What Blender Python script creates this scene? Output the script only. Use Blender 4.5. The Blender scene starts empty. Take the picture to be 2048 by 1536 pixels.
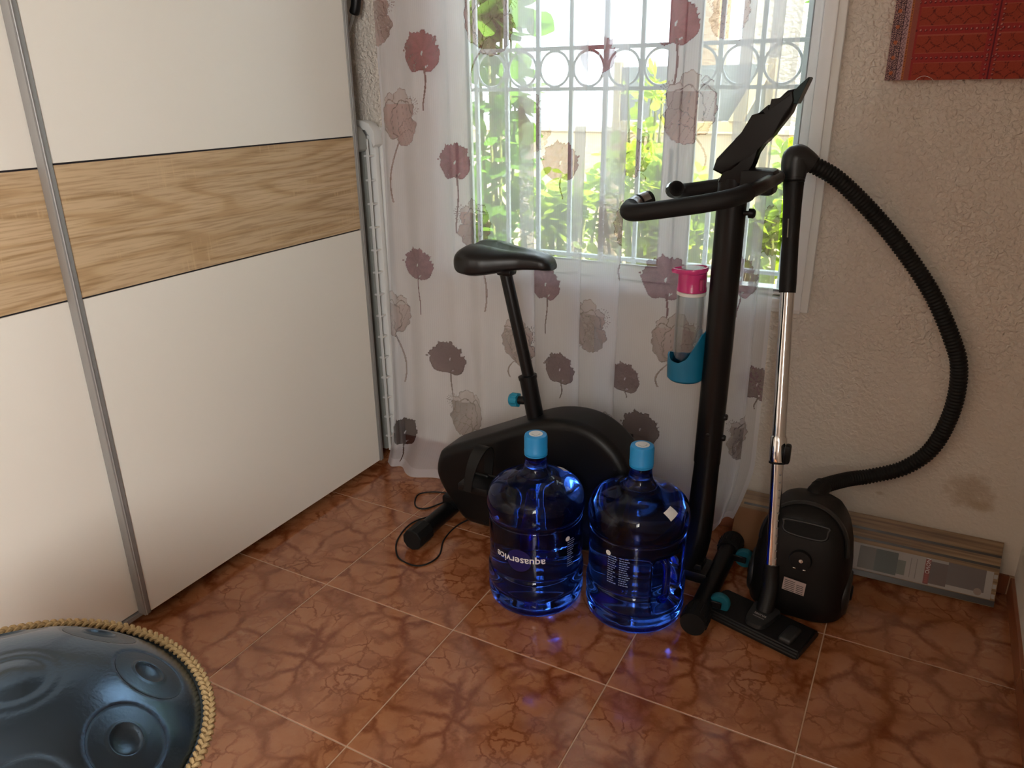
import bpy, bmesh, math, random
import numpy as np
from mathutils import Vector, Matrix, Quaternion

random.seed(7)
RNG = np.random.default_rng(7)
SC = bpy.context.scene
COL = SC.collection
PI = math.pi

# ------------------------------------------------------------------ camera
cam_d = bpy.data.cameras.new('camera')
cam = bpy.data.objects.new('camera', cam_d)
COL.objects.link(cam)
SC.camera = cam
cam_d.sensor_fit = 'HORIZONTAL'
cam_d.sensor_width = 36.0
cam_d.lens = 36.0 * 1533.41 / 2048.0
cam_d.clip_start = 0.02
cam_d.clip_end = 200
_yaw, _pit, _rol = math.radians(-28.604), math.radians(-21.220), math.radians(-0.725)
_f = Vector((math.sin(_yaw) * math.cos(_pit), math.cos(_yaw) * math.cos(_pit), math.sin(_pit)))
_r = _f.cross(Vector((0, 0, 1))).normalized()
_u = _r.cross(_f)
_r2 = _r * math.cos(_rol) + _u * math.sin(_rol)
_u2 = -_r * math.sin(_rol) + _u * math.cos(_rol)
_m = Matrix((_r2, _u2, -_f)).transposed().to_4x4()
_m.translation = Vector((1.42296, -1.42758, 1.38951))
cam.matrix_world = _m

# ------------------------------------------------------------------ world, sun, added side fill
world = bpy.data.worlds.new('world')
SC.world = world
world.use_nodes = True
_bg = world.node_tree.nodes['Background']
_bg.inputs['Color'].default_value = (0.80, 0.90, 1.0, 1)
_bg.inputs['Strength'].default_value = 7.5

sun_d = bpy.data.lights.new('sun', 'SUN')
sun_d.energy = 22.0
sun_d.angle = math.radians(0.6)
sun_d.color = (1.0, 0.93, 0.80)
sun = bpy.data.objects.new('sun', sun_d)
COL.objects.link(sun)
sun.rotation_euler = Vector((-0.70, 0.06, -0.71)).to_track_quat('-Z', 'Y').to_euler()

side_fill_d = bpy.data.lights.new('side_fill_light', 'AREA')  # added fill lamp that brightens the wardrobe side; no such source is seen
side_fill_d.shape = 'RECTANGLE'
side_fill_d.size = 1.3
side_fill_d.size_y = 1.25
side_fill_d.energy = 115.0
side_fill_d.color = (1.0, 0.945, 0.86)
side_fill = bpy.data.objects.new('side_fill_light', side_fill_d)
COL.objects.link(side_fill)
side_fill.location = (1.93, -2.85, 1.66)
side_fill.rotation_euler = (0, math.radians(90), 0)

SC.view_settings.view_transform = 'Standard'
SC.view_settings.look = 'None'
SC.view_settings.exposure = 0.22
SC.view_settings.gamma = 1.0
SC.view_settings.use_curve_mapping = False
SC.cycles.max_bounces = 14
SC.cycles.transparent_max_bounces = 24
SC.cycles.transmission_bounces = 12
SC.cycles.sample_clamp_indirect = 6.0
SC.cycles.caustics_reflective = False

# ------------------------------------------------------------------ helpers
def srgb(r, g, b):
    def c(x):
        x /= 255.0
        return x / 12.92 if x <= 0.04045 else ((x + 0.055) / 1.055) ** 2.4
    return (c(r), c(g), c(b))

def mat(name, color, rough=0.5, metal=0.0, spec=0.5, bump=None, coat=0.0, **kw):
    m = bpy.data.materials.new(name)
    m.use_nodes = True
    nt = m.node_tree
    b = nt.nodes['Principled BSDF']
    b.inputs['Base Color'].default_value = (*color, 1)
    b.inputs['Roughness'].default_value = rough
    b.inputs['Metallic'].default_value = metal
    b.inputs['Specular IOR Level'].default_value = spec
    b.inputs['Coat Weight'].default_value = coat
    for k, v in kw.items():
        b.inputs[k].default_value = v
    if bump:
        scale, dist, detail = bump
        tc = nt.nodes.new('ShaderNodeTexCoord')
        nz = nt.nodes.new('ShaderNodeTexNoise')
        nz.inputs['Scale'].default_value = scale
        nz.inputs['Detail'].default_value = detail
        bp = nt.nodes.new('ShaderNodeBump')
        bp.inputs['Distance'].default_value = dist
        nt.links.new(tc.outputs['Object'], nz.inputs['Vector'])
        nt.links.new(nz.outputs['Fac'], bp.inputs['Height'])
        nt.links.new(bp.outputs['Normal'], b.inputs['Normal'])
    return m

def add_node(nt, typ, **kw):
    n = nt.nodes.new(typ)
    for k, v in kw.items():
        setattr(n, k, v)
    return n

def ramp(nt, stops):
    n = nt.nodes.new('ShaderNodeValToRGB')
    e = n.color_ramp.elements
    while len(e) > 1:
        e.remove(e[0])
    e[0].position = stops[0][0]
    e[0].color = (*stops[0][1], 1)
    for p, c in stops[1:]:
        x = e.new(p)
        x.color = (*c, 1)
    return n

def link_obj(name, me, m=None, parent=None, smooth=False, angle=None):
    o = bpy.data.objects.new(name, me)
    COL.objects.link(o)
    if m is not None:
        me.materials.append(m)
    if smooth:
        me.polygons.foreach_set('use_smooth', [True] * len(me.polygons))
        if angle is not None:
            try:
                me.set_sharp_from_angle(angle=math.radians(angle))
            except Exception:
                pass
    if parent is not None:
        o.parent = parent
        o.matrix_parent_inverse = Matrix.Translation(-BASE[parent.name]) if parent.name in BASE else Matrix()
    return o

BASE = {}

def raw(name, verts, faces, m=None, parent=None, smooth=False, angle=None):
    me = bpy.data.meshes.new(name)
    me.from_pydata([tuple(v) for v in verts], [], faces)
    me.update()
    return link_obj(name, me, m, parent, smooth, angle)

def from_bm(name, bm, m=None, parent=None, smooth=False, angle=None):
    bmesh.ops.recalc_face_normals(bm, faces=bm.faces)
    me = bpy.data.meshes.new(name)
    bm.to_mesh(me)
    bm.free()
    return link_obj(name, me, m, parent, smooth, angle)

def thing(name, label, cat, loc, group=None, local=False):
    o = bpy.data.objects.new(name, None)
    COL.objects.link(o)
    o.empty_display_size = 0.05
    o.location = loc
    o['label'] = label
    o['category'] = cat
    if group:
        o['group'] = group
    if not local:
        BASE[o.name] = Vector(loc)
    return o

def tag(o, label, cat, group=None):
    o['label'] = label
    o['category'] = cat
    if group:
        o['group'] = group
    return o

def bm_box(bm, lo, hi, bevel=0.0, seg=2, mtx=None):
    lo, hi = Vector(lo), Vector(hi)
    r = bmesh.ops.create_cube(bm, size=1.0)
    vs = r['verts']
    for v in vs:
        v.co = Vector(((lo[i] + hi[i]) / 2 + v.co[i] * (hi[i] - lo[i])) for i in range(3))
    if bevel > 0:
        es = list({e for v in vs for e in v.link_edges})
        rr = bmesh.ops.bevel(bm, geom=es, offset=bevel, segments=seg, affect='EDGES', profile=0.5)
        vs = list({v for f in rr['faces'] for v in f.verts} | {v for v in vs if v.is_valid})
    if mtx is not None:
        bmesh.ops.transform(bm, matrix=mtx, verts=vs)
    return vs

def box(name, lo, hi, m, parent=None, bevel=0.0, seg=2, mtx=None, smooth=None):
    bm = bmesh.new()
    bm_box(bm, lo, hi, bevel, seg, mtx)
    return from_bm(name, bm, m, parent, smooth=bool(bevel) if smooth is None else smooth, angle=40)

def catmull(P, n=12, closed=False):
    P = [np.array(p, float) for p in P]
    out = []
    N = len(P)
    rng = range(N) if closed else range(N - 1)
    for i in rng:
        p1, p2 = P[i], P[(i + 1) % N]
        p0 = P[(i - 1) % N] if (closed or i > 0) else 2 * p1 - p2
        p3 = P[(i + 2) % N] if (closed or i < N - 2) else 2 * p2 - p1
        for k in range(n):
            t = k / n
            out.append(0.5 * ((2 * p1) + (-p0 + p2) * t + (2 * p0 - 5 * p1 + 4 * p2 - p3) * t * t
                              + (-p0 + 3 * p1 - 3 * p2 + p3) * t ** 3))
    if not closed:
        out.append(P[-1])
    return np.array(out)

def sweep_geo(pts, rad, seg=12, caps=True, closed=False, flat=None, up=None):
    """tube along pts; rad scalar or list; flat=(a,b) scales along the frame's two axes"""
    pts = np.asarray(pts, float)
    n = len(pts)
    rad = np.full(n, rad) if np.isscalar(rad) else np.asarray(rad, float)
    if closed:
        T = np.roll(pts, -1, 0) - np.roll(pts, 1, 0)
    else:
        T = np.gradient(pts, axis=0)
    T /= np.linalg.norm(T, axis=1)[:, None] + 1e-12
    a = np.array(up if up is not None else (0, 0, 1.0))
    if abs(T[0] @ a) > 0.95:
        a = np.array((1.0, 0, 0))
    N = a - (a @ T[0]) * T[0]
    N /= np.linalg.norm(N)
    V = []
    fa, fb = flat if flat else (1, 1)
    for i in range(n):
        N = N - (N @ T[i]) * T[i]
        N /= np.linalg.norm(N)
        B = np.cross(T[i], N)
        for k in range(seg):
            an = 2 * PI * k / seg
            V.append(pts[i] + rad[i] * (fa * math.cos(an) * N + fb * math.sin(an) * B))
    F = []
    for i in range(n if closed else n - 1):
        j = (i + 1) % n
        for k in range(seg):
            l = (k + 1) % seg
            F.append((i * seg + k, i * seg + l, j * seg + l, j * seg + k))
    if caps and not closed:
        F.append(tuple(range(seg - 1, -1, -1)))
        F.append(tuple((n - 1) * seg + k for k in range(seg)))
    return V, F

def tube(name, pts, rad, m, parent=None, seg=14, caps=True, closed=False, flat=None, up=None, angle=50):
    V, F = sweep_geo(pts, rad, seg, caps, closed, flat, up)
    return raw(name, V, F, m, parent, True, angle)

def lathe_geo(prof, seg=48, mtx=None):
    V, F = [], []
    n = len(prof)
    for (r, z) in prof:
        for k in range(seg):
            a = 2 * PI * k / seg
            v = Vector((r * math.cos(a), r * math.sin(a), z))
            V.append(mtx @ v if mtx is not None else v)
    for i in range(n - 1):
        for k in range(seg):
            l = (k + 1) % seg
            F.append((i * seg + k, i * seg + l, (i + 1) * seg + l, (i + 1) * seg + k))
    if prof[0][0] > 1e-6:
        F.append(tuple(range(seg - 1, -1, -1)))
    if prof[-1][0] > 1e-6:
        F.append(tuple((n - 1) * seg + k for k in range(seg)))
    return V, F

def lathe(name, prof, m, parent=None, seg=48, mtx=None, angle=50):
    prof = [(max(r, 1e-4), z) for r, z in prof]
    V, F = lathe_geo(prof, seg, mtx)
    return raw(name, V, F, m, parent, True, angle)

def prism(name, poly, y0, y1, m, parent=None, bevel=0.0, seg=3, mtx=None):
    """poly in (x,z), extruded along y"""
    bm = bmesh.new()
    a = [bm.verts.new((x, y0, z)) for x, z in poly]
    b = [bm.verts.new((x, y1, z)) for x, z in poly]
    n = len(poly)
    f1 = bm.faces.new(a)
    f2 = bm.faces.new(b[::-1])
    for i in range(n):
        bm.faces.new((a[i], b[i], b[(i + 1) % n], a[(i + 1) % n]))
    if bevel:
        es = list(f1.edges) + list(f2.edges)
        bmesh.ops.bevel(bm, geom=es, offset=bevel, segments=seg, affect='EDGES', profile=0.6)
    if mtx is not None:
        bmesh.ops.transform(bm, matrix=mtx, verts=bm.verts)
    return from_bm(name, bm, m, parent, True, 35)

def axis_mtx(p, d):
    d = Vector(d).normalized()
    q = Vector((0, 0, 1)).rotation_difference(d)
    return Matrix.Translation(Vector(p)) @ q.to_matrix().to_4x4()

def bolt(name, p, d, r, h, m, parent):
    return lathe(name, [(0, 0), (r, 0), (r, h * 0.7), (r * 0.7, h), (0, h)], m, parent, 12, axis_mtx(p, d))

def text_mesh(name, s, size, fn, m, parent=None, bold=0.0, spacing=1.0, sub=0):
    """flat lettering; every vertex (x,y) of the text is mapped through fn"""
    cu = bpy.data.curves.new(name, 'FONT')
    cu.body = s
    cu.size = size
    cu.align_x = 'CENTER'
    cu.align_y = 'CENTER'
    cu.offset = bold
    cu.space_character = spacing
    cu.resolution_u = 3
    t = bpy.data.objects.new(name, cu)
    COL.objects.link(t)
    bpy.context.view_layer.update()
    dg = bpy.context.evaluated_depsgraph_get()
    me = bpy.data.meshes.new_from_object(t.evaluated_get(dg))
    bpy.data.objects.remove(t)
    bpy.data.curves.remove(cu)
    for v in me.vertices:
        v.co = Vector(fn(v.co.x, v.co.y))
    me.name = name
    me.materials.clear()
    return link_obj(name, me, m, parent)

def color_attr_mat(name, rough=0.6, spec=0.3, bump=None):
    m = mat(name, (1, 1, 1), rough, 0, spec, bump)
    nt = m.node_tree
    a = nt.nodes.new('ShaderNodeAttribute')
    a.attribute_name = 'print'
    nt.links.new(a.outputs['Color'], nt.nodes['Principled BSDF'].inputs['Base Color'])
    return m

def grid_mesh(name, P, colors=None):
    """P: (nr,nc,3) array; colors (nr,nc,4) linear"""
    nr, nc = P.shape[:2]
    me = bpy.data.meshes.new(name)
    me.vertices.add(nr * nc)
    me.vertices.foreach_set('co', P.reshape(-1).astype(np.float32))
    idx = np.arange(nr * nc).reshape(nr, nc)
    q = np.stack([idx[:-1, :-1], idx[:-1, 1:], idx[1:, 1:], idx[1:, :-1]], -1).reshape(-1)
    nf = (nr - 1) * (nc - 1)
    me.loops.add(nf * 4)
    me.loops.foreach_set('vertex_index', q.astype(np.int32))
    me.polygons.add(nf)
    me.polygons.foreach_set('loop_start', np.arange(0, nf * 4, 4, dtype=np.int32))
    me.polygons.foreach_set('use_smooth', np.ones(nf, dtype=bool))
    me.update(calc_edges=True)
    if colors is not None:
        at = me.color_attributes.new('print', 'FLOAT_COLOR', 'POINT')
        at.data.foreach_set('color', colors.reshape(-1).astype(np.float32))
    return me

def smooth01(x, a, b):
    t = np.clip((x - a) / (b - a), 0, 1)
    return t * t * (3 - 2 * t)

# ------------------------------------------------------------------ common materials
M_black = mat('black_plastic', (0.0032, 0.0032, 0.0036), 0.40, spec=0.3, bump=(900, 0.0002, 2))
M_blackmet = mat('black_painted_steel', (0.0032, 0.0032, 0.0036), 0.34, spec=0.3)
M_rubber = mat('black_rubber', (0.005, 0.005, 0.005), 0.6, spec=0.3)
M_teal = mat('teal_plastic', srgb(18, 128, 160), 0.4)
M_chrome = mat('chrome', (0.75, 0.75, 0.76), 0.07, 1.0)
M_alu = mat('aluminium_profile', (0.30, 0.30, 0.295), 0.48, 0.35)
M_white = mat('white_plastic', (0.74, 0.74, 0.72), 0.4)
M_print_white = mat('white_print', (0.75, 0.75, 0.75), 0.6)
M_print_dark = mat('dark_print', (0.03, 0.03, 0.03), 0.6)

# ------------------------------------------------------------------ the room shell
WX0, WX1, WY0, WY1, WZ = -0.97, 1.80, -3.60, 0.88, 2.50

def stucco(name, col, stain=False):
    m = mat(name, col, 0.85, spec=0.25)
    nt = m.node_tree
    b = nt.nodes['Principled BSDF']
    geo = nt.nodes.new('ShaderNodeNewGeometry')
    n1 = add_node(nt, 'ShaderNodeTexNoise')
    n1.inputs['Scale'].default_value = 88
    n1.inputs['Detail'].default_value = 1.5
    n1.inputs['Distortion'].default_value = 0.5
    nt.links.new(geo.outputs['Position'], n1.inputs['Vector'])
    r1 = ramp(nt, [(0.36, (0, 0, 0)), (0.70, (1, 1, 1))])
    nt.links.new(n1.outputs['Fac'], r1.inputs['Fac'])
    # the relief flattens towards the foot of the wall, where it was skimmed
    sx = add_node(nt, 'ShaderNodeSeparateXYZ')
    nt.links.new(geo.outputs['Position'], sx.inputs['Vector'])
    mr = add_node(nt, 'ShaderNodeMapRange')
    mr.inputs['From Min'].default_value = 0.15
    mr.inputs['From Max'].default_value = 0.75
    mr.inputs['To Min'].default_value = 0.12
    mr.inputs['To Max'].default_value = 1.0
    nt.links.new(sx.outputs['Z'], mr.inputs['Value'])
    bp = add_node(nt, 'ShaderNodeBump')
    bp.inputs['Distance'].default_value = 0.0042
    nt.links.new(mr.outputs['Result'], bp.inputs['Strength'])
    nt.links.new(r1.outputs['Color'], bp.inputs['Height'])
    nt.links.new(bp.outputs['Normal'], b.inputs['Normal'])
    n2 = add_node(nt, 'ShaderNodeTexNoise')
    n2.inputs['Scale'].default_value = 3.0
    n2.inputs['Detail'].default_value = 4
    nt.links.new(geo.outputs['Position'], n2.inputs['Vector'])
    r2 = ramp(nt, [(0.3, tuple(c * 0.93 for c in col)), (0.7, col)])
    nt.links.new(n2.outputs['Fac'], r2.inputs['Fac'])
    last = r2.outputs['Color']
    if stain:
        for (c, s, colr, thr) in (((1.645, 0.88, 0.295), (0.070, 1, 0.062), (0.40, 0.29, 0.19), 1.0),
                                  ((1.685, 0.88, 0.262), (0.040, 1, 0.03), (0.42, 0.31, 0.20), 1.0),
                                  ((1.135, 0.88, 0.965), (0.012, 1, 0.035), (0.36, 0.24, 0.16), 1.0),
                                  ((1.42, 0.88, 0.235), (0.014, 1, 0.008), (0.45, 0.36, 0.27), 1.0)):
            mp = add_node(nt, 'ShaderNodeVectorMath', operation='SUBTRACT')
            mp.inputs[1].default_value = c
            nt.links.new(geo.outputs['Position'], mp.inputs[0])
            dv = add_node(nt, 'ShaderNodeVectorMath', operation='DIVIDE')
            dv.inputs[1].default_value = s
            nt.links.new(mp.outputs[0], dv.inputs[0])
            ln = add_node(nt, 'ShaderNodeVectorMath', operation='LENGTH')
            nt.links.new(dv.outputs[0], ln.inputs[0])
            nz = add_node(nt, 'ShaderNodeTexNoise')
            nz.inputs['Scale'].default_value = 28
            nz.inputs['Detail'].default_value = 4
            nt.links.new(geo.outputs['Position'], nz.inputs['Vector'])
            ad = add_node(nt, 'ShaderNodeMath', operation='MULTIPLY_ADD')
            ad.inputs[1].default_value = 1.4
            nt.links.new(nz.outputs['Fac'], ad.inputs[0])
            nt.links.new(ln.outputs['Value'], ad.inputs[2])
            rr = ramp(nt, [(0.0, (0.75,) * 3), (0.55, (0.55,) * 3), (0.8, (0, 0, 0))])
            hv = add_node(nt, 'ShaderNodeMath', operation='MULTIPLY')
            hv.inputs[1].default_value = 0.48
            nt.links.new(ad.outputs[0], hv.inputs[0])
            nt.links.new(hv.outputs[0], rr.inputs['Fac'])
            mx = add_node(nt, 'ShaderNodeMixRGB')
            nt.links.new(rr.outputs['Color'], mx.inputs['Fac'])
            nt.links.new(last, mx.inputs['Color1'])
            mx.inputs['Color2'].default_value = (*colr, 1)
            last = mx.outputs['Color']
    nt.links.new(last, b.inputs['Base Color'])
    return m

M_wall = stucco('stucco_wall', (0.72, 0.66, 0.585), True)
M_wall2 = stucco('stucco_wall_plain', (0.72, 0.66, 0.585))
M_ceil = mat('ceiling_paint', (0.50, 0.47, 0.42), 0.9)  # toned down from white to hold back bounced light

def struct(o, label=None):
    o['kind'] = 'structure'
    if label:
        o['label'] = label
    return o

# window opening in the back wall
OX0, OX1, OZ0, OZ1 = -0.12, 1.13, 0.77, 2.08
WT = 0.24
bm = bmesh.new()
bm_box(bm, (WX0 - 0.2, WY1, -0.1), (OX0, WY1 + WT, WZ))
bm_box(bm, (OX1, WY1, -0.1), (WX1 + 0.2, WY1 + WT, WZ))
bm_box(bm, (OX0, WY1, -0.1), (OX1, WY1 + WT, OZ0))
bm_box(bm, (OX0, WY1, OZ1), (OX1, WY1 + WT, WZ))
struct(from_bm('wall_back', bm, M_wall), 'cream textured stucco wall with the curtained window')
bm = bmesh.new()
SY0, SY1, SZ0, SZ1 = -3.5, -2.2, 1.03, 2.28  # opening cut for the added fill lamp
bm_box(bm, (WX1, SY1, -0.1), (WX1 + 0.2, WY1, WZ))
bm_box(bm, (WX1, WY0, -0.1), (WX1 + 0.2, SY0, WZ))
bm_box(bm, (WX1, SY0, -0.1), (WX1 + 0.2, SY1, SZ0))
bm_box(bm, (WX1, SY0, SZ1), (WX1 + 0.2, SY1, WZ))
struct(from_bm('wall_right', bm, M_wall2), 'cream wall at the right edge')
struct(box('wall_left', (WX0 - 0.2, WY0, -0.1), (WX0, WY1, WZ), M_wall2), 'cream wall behind the wardrobe')
struct(box('wall_front', (WX0 - 0.2, WY0 - 0.2, -0.1), (WX1 + 0.2, WY0, WZ), mat('bounce_cut_wall', (0.16, 0.12, 0.09), 0.6)), 'unseen wall behind the viewer, darkened to cut bounced light')  # dark colour set to soak up bounced light; no panelling here
struct(box('ceiling', (WX0 - 0.2, WY0 - 0.2, WZ), (WX1 + 0.2, WY1 + 0.30, WZ + 0.12), M_ceil), 'ceiling toned down to cut bounced light, running out over the eave')

# floor: a bed of grout with every tile laid on it
def tile_material():
    m = mat('terracotta_tile', srgb(150, 92, 66), 0.22, spec=0.95)
    nt = m.node_tree
    b = nt.nodes['Principled BSDF']
    tc = nt.nodes.new('ShaderNodeTexCoord')
    oi = nt.nodes.new('ShaderNodeObjectInfo')
    ml = add_node(nt, 'ShaderNodeMath', operation='MULTIPLY'); ml.inputs[1].default_value = 3.0
    nt.links.new(oi.outputs['Random'], ml.inputs[0])
    fl = add_node(nt, 'ShaderNodeMath', operation='FLOOR')
    nt.links.new(ml.outputs[0], fl.inputs[0])
    cb = add_node(nt, 'ShaderNodeCombineXYZ')
    nt.links.new(fl.outputs[0], cb.inputs['X']); nt.links.new(fl.outputs[0], cb.inputs['Z'])
    ad = add_node(nt, 'ShaderNodeVectorMath', operation='ADD')
    nt.links.new(tc.outputs['Object'], ad.inputs[0]); nt.links.new(cb.outputs[0], ad.inputs[1])
    wn = add_node(nt, 'ShaderNodeTexNoise')
    wn.inputs['Scale'].default_value = 9; wn.inputs['Detail'].default_value = 5; wn.inputs['Roughness'].default_value = 0.62
    nt.links.new(ad.outputs[0], wn.inputs['Vector'])
    ws = add_node(nt, 'ShaderNodeVectorMath', operation='MULTIPLY_ADD')
    ws.inputs[1].default_value = (0.10, 0.10, 0.10)
    nt.links.new(wn.outputs['Color'], ws.inputs[0]); nt.links.new(ad.outputs[0], ws.inputs[2])
    def veins(scale, w):
        v = add_node(nt, 'ShaderNodeTexVoronoi', feature='DISTANCE_TO_EDGE')
        v.inputs['Scale'].default_value = scale
        nt.links.new(ws.outputs[0], v.inputs['Vector'])
        r = ramp(nt, [(0.0, (1, 1, 1)), (w * 0.35, (0.75,) * 3), (w, (0, 0, 0))])
        nt.links.new(v.outputs['Distance'], r.inputs['Fac'])
        return r.outputs['Color']
    v1, v2 = veins(8.5, 0.13), veins(19, 0.09)
    mk = add_node(nt, 'ShaderNodeTexNoise'); mk.inputs['Scale'].default_value = 6; mk.inputs['Detail'].default_value = 3
    nt.links.new(ad.outputs[0], mk.inputs['Vector'])
    mkr = ramp(nt, [(0.36, (0, 0, 0)), (0.58, (1, 1, 1))])
    nt.links.new(mk.outputs['Fac'], mkr.inputs['Fac'])
    m1 = add_node(nt, 'ShaderNodeMixRGB', blend_type='MULTIPLY'); m1.inputs['Fac'].default_value = 0.75
    nt.links.new(v1, m1.inputs['Color1']); nt.links.new(mkr.outputs['Color'], m1.inputs['Color2'])
    mki = add_node(nt, 'ShaderNodeInvert'); nt.links.new(mkr.outputs['Color'], mki.inputs['Color'])
    m2 = add_node(nt, 'ShaderNodeMixRGB', blend_type='MULTIPLY'); m2.inputs['Fac'].default_value = 1.0
    nt.links.new(v2, m2.inputs['Color1']); nt.links.new(mki.outputs['Color'], m2.inputs['Color2'])
    mm = add_node(nt, 'ShaderNodeMixRGB', blend_type='LIGHTEN'); mm.inputs['Fac'].default_value = 1.0
    nt.links.new(m1.outputs[0], mm.inputs['Color1']); nt.links.new(m2.outputs[0], mm.inputs['Color2'])
    bn = add_node(nt, 'ShaderNodeTexNoise'); bn.inputs['Scale'].default_value = 7; bn.inputs['Detail'].default_value = 6
    bn.inputs['Roughness'].default_value = 0.65
    nt.links.new(ws.outputs[0], bn.inputs['Vector'])
    br = ramp(nt, [(0.3, srgb(148, 91, 58)), (0.5, srgb(164, 107, 72)), (0.68, srgb(174, 117, 82)), (0.8, srgb(193, 143, 110))])
    nt.links.new(bn.outputs['Fac'], br.inputs['Fac'])
    mx = add_node(nt, 'ShaderNodeMixRGB')
    nt.links.new(mm.outputs[0], mx.inputs['Fac'])
    nt.links.new(br.outputs['Color'], mx.inputs['Color1'])
    mx.inputs['Color2'].default_value = (*srgb(119, 60, 31), 1)
    nt.links.new(mx.outputs[0], b.inputs['Base Color'])
    rn = add_node(nt, 'ShaderNodeTexNoise'); rn.inputs['Scale'].default_value = 30; rn.inputs['Detail'].default_value = 3
    nt.links.new(ad.outputs[0], rn.inputs['Vector'])
    mr = add_node(nt, 'ShaderNodeMapRange')
    mr.inputs['To Min'].default_value = 0.07; mr.inputs['To Max'].default_value = 0.17
    nt.links.new(rn.outputs['Fac'], mr.inputs['Value']); nt.links.new(mr.outputs[0], b.inputs['Roughness'])
    bp = add_node(nt, 'ShaderNodeBump'); bp.inputs['Distance'].default_value = 0.0003
    nt.links.new(bn.outputs['Fac'], bp.inputs['Height']); nt.links.new(bp.outputs['Normal'], b.inputs['Normal'])
    return m

M_tile = tile_material()
M_grout = mat('grout', srgb(190, 158, 132), 0.9, bump=(400, 0.0004, 2))
floor = box('floor', (WX0, WY0, -0.08), (WX1, WY1, -0.0012), M_grout)
struct(floor, 'veined terracotta tile floor with pale grout')
S, G = 0.45, 0.0032
_tile_cache = {}
def tile_mesh(w, d):
    key = (round(w, 4), round(d, 4))
    if key not in _tile_cache:
        bm = bmesh.new()
        bm_box(bm, (-w / 2, -d / 2, -0.009), (w / 2, d / 2, 0.0))
        es = [e for e in bm.edges if all(v.co.z > -0.001 for v in e.verts)]
        bmesh.ops.bevel(bm, geom=es, offset=0.0010, segments=1, affect='EDGES')
        me = bpy.data.meshes.new('floor_tile')
        bm.to_mesh(me); bm.free()
        me.materials.append(M_tile)
        _tile_cache[key] = me
    return _tile_cache[key]
for i in range(-3, 4):
    for j in range(-8, 2):
        x0, x1 = max(i * S, WX0 + 0.002), min((i + 1) * S, WX1 - 0.002)
        y0, y1 = max(j * S, WY0 + 0.002), min((j + 1) * S, WY1 - 0.002)
        if x1 - x0 < 0.02 or y1 - y0 < 0.02:
            continue
        o = bpy.data.objects.new('floor_tile', tile_mesh(x1 - x0 - G, y1 - y0 - G))
        COL.objects.link(o)
        o.location = ((x0 + x1) / 2, (y0 + y1) / 2, 0.0)
        o.parent = floor

# tile skirting along the back and right walls
M_skirt = mat('skirting_tile', srgb(140, 84, 58), 0.3, bump=(30, 0.0004, 3))
def skirting(name, label, segs):
    base = raw(name, *segs[0][1], M_grout)
    struct(base, label)
    for nm, lo, hi in segs[1:]:
        o = box('skirting_tile', lo, hi, M_skirt, base, 0.0012, 1)
    return base
def box_geo(lo, hi):
    V = [(x, y, z) for x in (lo[0], hi[0]) for y in (lo[1], hi[1]) for z in (lo[2], hi[2])]
    F = [(0, 1, 3, 2), (4, 6, 7, 5), (0, 4, 5, 1), (2, 3, 7, 6), (0, 2, 6, 4), (1, 5, 7, 3)]
    return V, F
SK = 0.062
segs = [('b', box_geo((WX0, WY1 - 0.007, 0), (WX1, WY1, SK - 0.001)))]
for i in range(-2, 4):
    a, b2 = i * S + 0.0015, min((i + 1) * S, WX1 - 0.011) - 0.0015
    segs.append(('t', (a, WY1 - 0.010, 0.0005), (b2, WY1 - 0.0005, SK)))
skirting('baseboard_back', 'terracotta tile skirting along the window wall', segs)
segs = [('b', box_geo((WX1 - 0.007, WY0, 0), (WX1, WY1 - 0.011, SK - 0.001)))]
for j in range(-5, 2):
    a, b2 = j * S + 0.0015, min((j + 1) * S, WY1 - 0.012) - 0.0015
    segs.append(('t', (WX1 - 0.010, a, 0.0005), (WX1 - 0.0005, b2, SK)))
skirting('baseboard_right', 'terracotta tile skirting along the right wall', segs)

# ------------------------------------------------------------------ window in the back wall
M_pvc = mat('white_pvc', (0.80, 0.81, 0.82), 0.32)
M_gasket = mat('grey_gasket', (0.25, 0.26, 0.27), 0.6)
def glass_mat():
    m = bpy.data.materials.new('window_glass')
    m.use_nodes = True
    nt = m.node_tree
    nt.nodes.remove(nt.nodes['Principled BSDF'])
    out = nt.nodes['Material Output']
    tr = nt.nodes.new('ShaderNodeBsdfTransparent'); tr.inputs['Color'].default_value = (0.93, 0.96, 0.95, 1)
    gl = nt.nodes.new('ShaderNodeBsdfGlossy'); gl.inputs['Roughness'].default_value = 0.02
    fr = nt.nodes.new('ShaderNodeFresnel'); fr.inputs['IOR'].default_value = 1.45
    mx = nt.nodes.new('ShaderNodeMixShader')
    nt.links.new(fr.outputs[0], mx.inputs[0]); nt.links.new(tr.outputs[0], mx.inputs[1]); nt.links.new(gl.outputs[0], mx.inputs[2])
    nt.links.new(mx.outputs[0], out.inputs['Surface'])
    return m
M_glass = glass_mat()
FY0, FY1 = 0.862, 0.945
bm = bmesh.new()
for lo, hi in (((OX0, FY0, OZ0), (OX0 + 0.05, FY1, OZ1)), ((OX1 - 0.035, FY0, OZ0), (OX1, FY1, OZ1)),
               ((OX0 + 0.05, FY0, OZ0), (OX1 - 0.035, FY1, OZ0 + 0.03)), ((OX0 + 0.05, FY0, OZ1 - 0.05), (OX1 - 0.035, FY1, OZ1))):
    bm_box(bm, lo, hi, 0.004, 2)
win = from_bm('window_1', bm, M_pvc, None, True, 40)
struct(win, 'white PVC window behind the sheer curtain')
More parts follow.
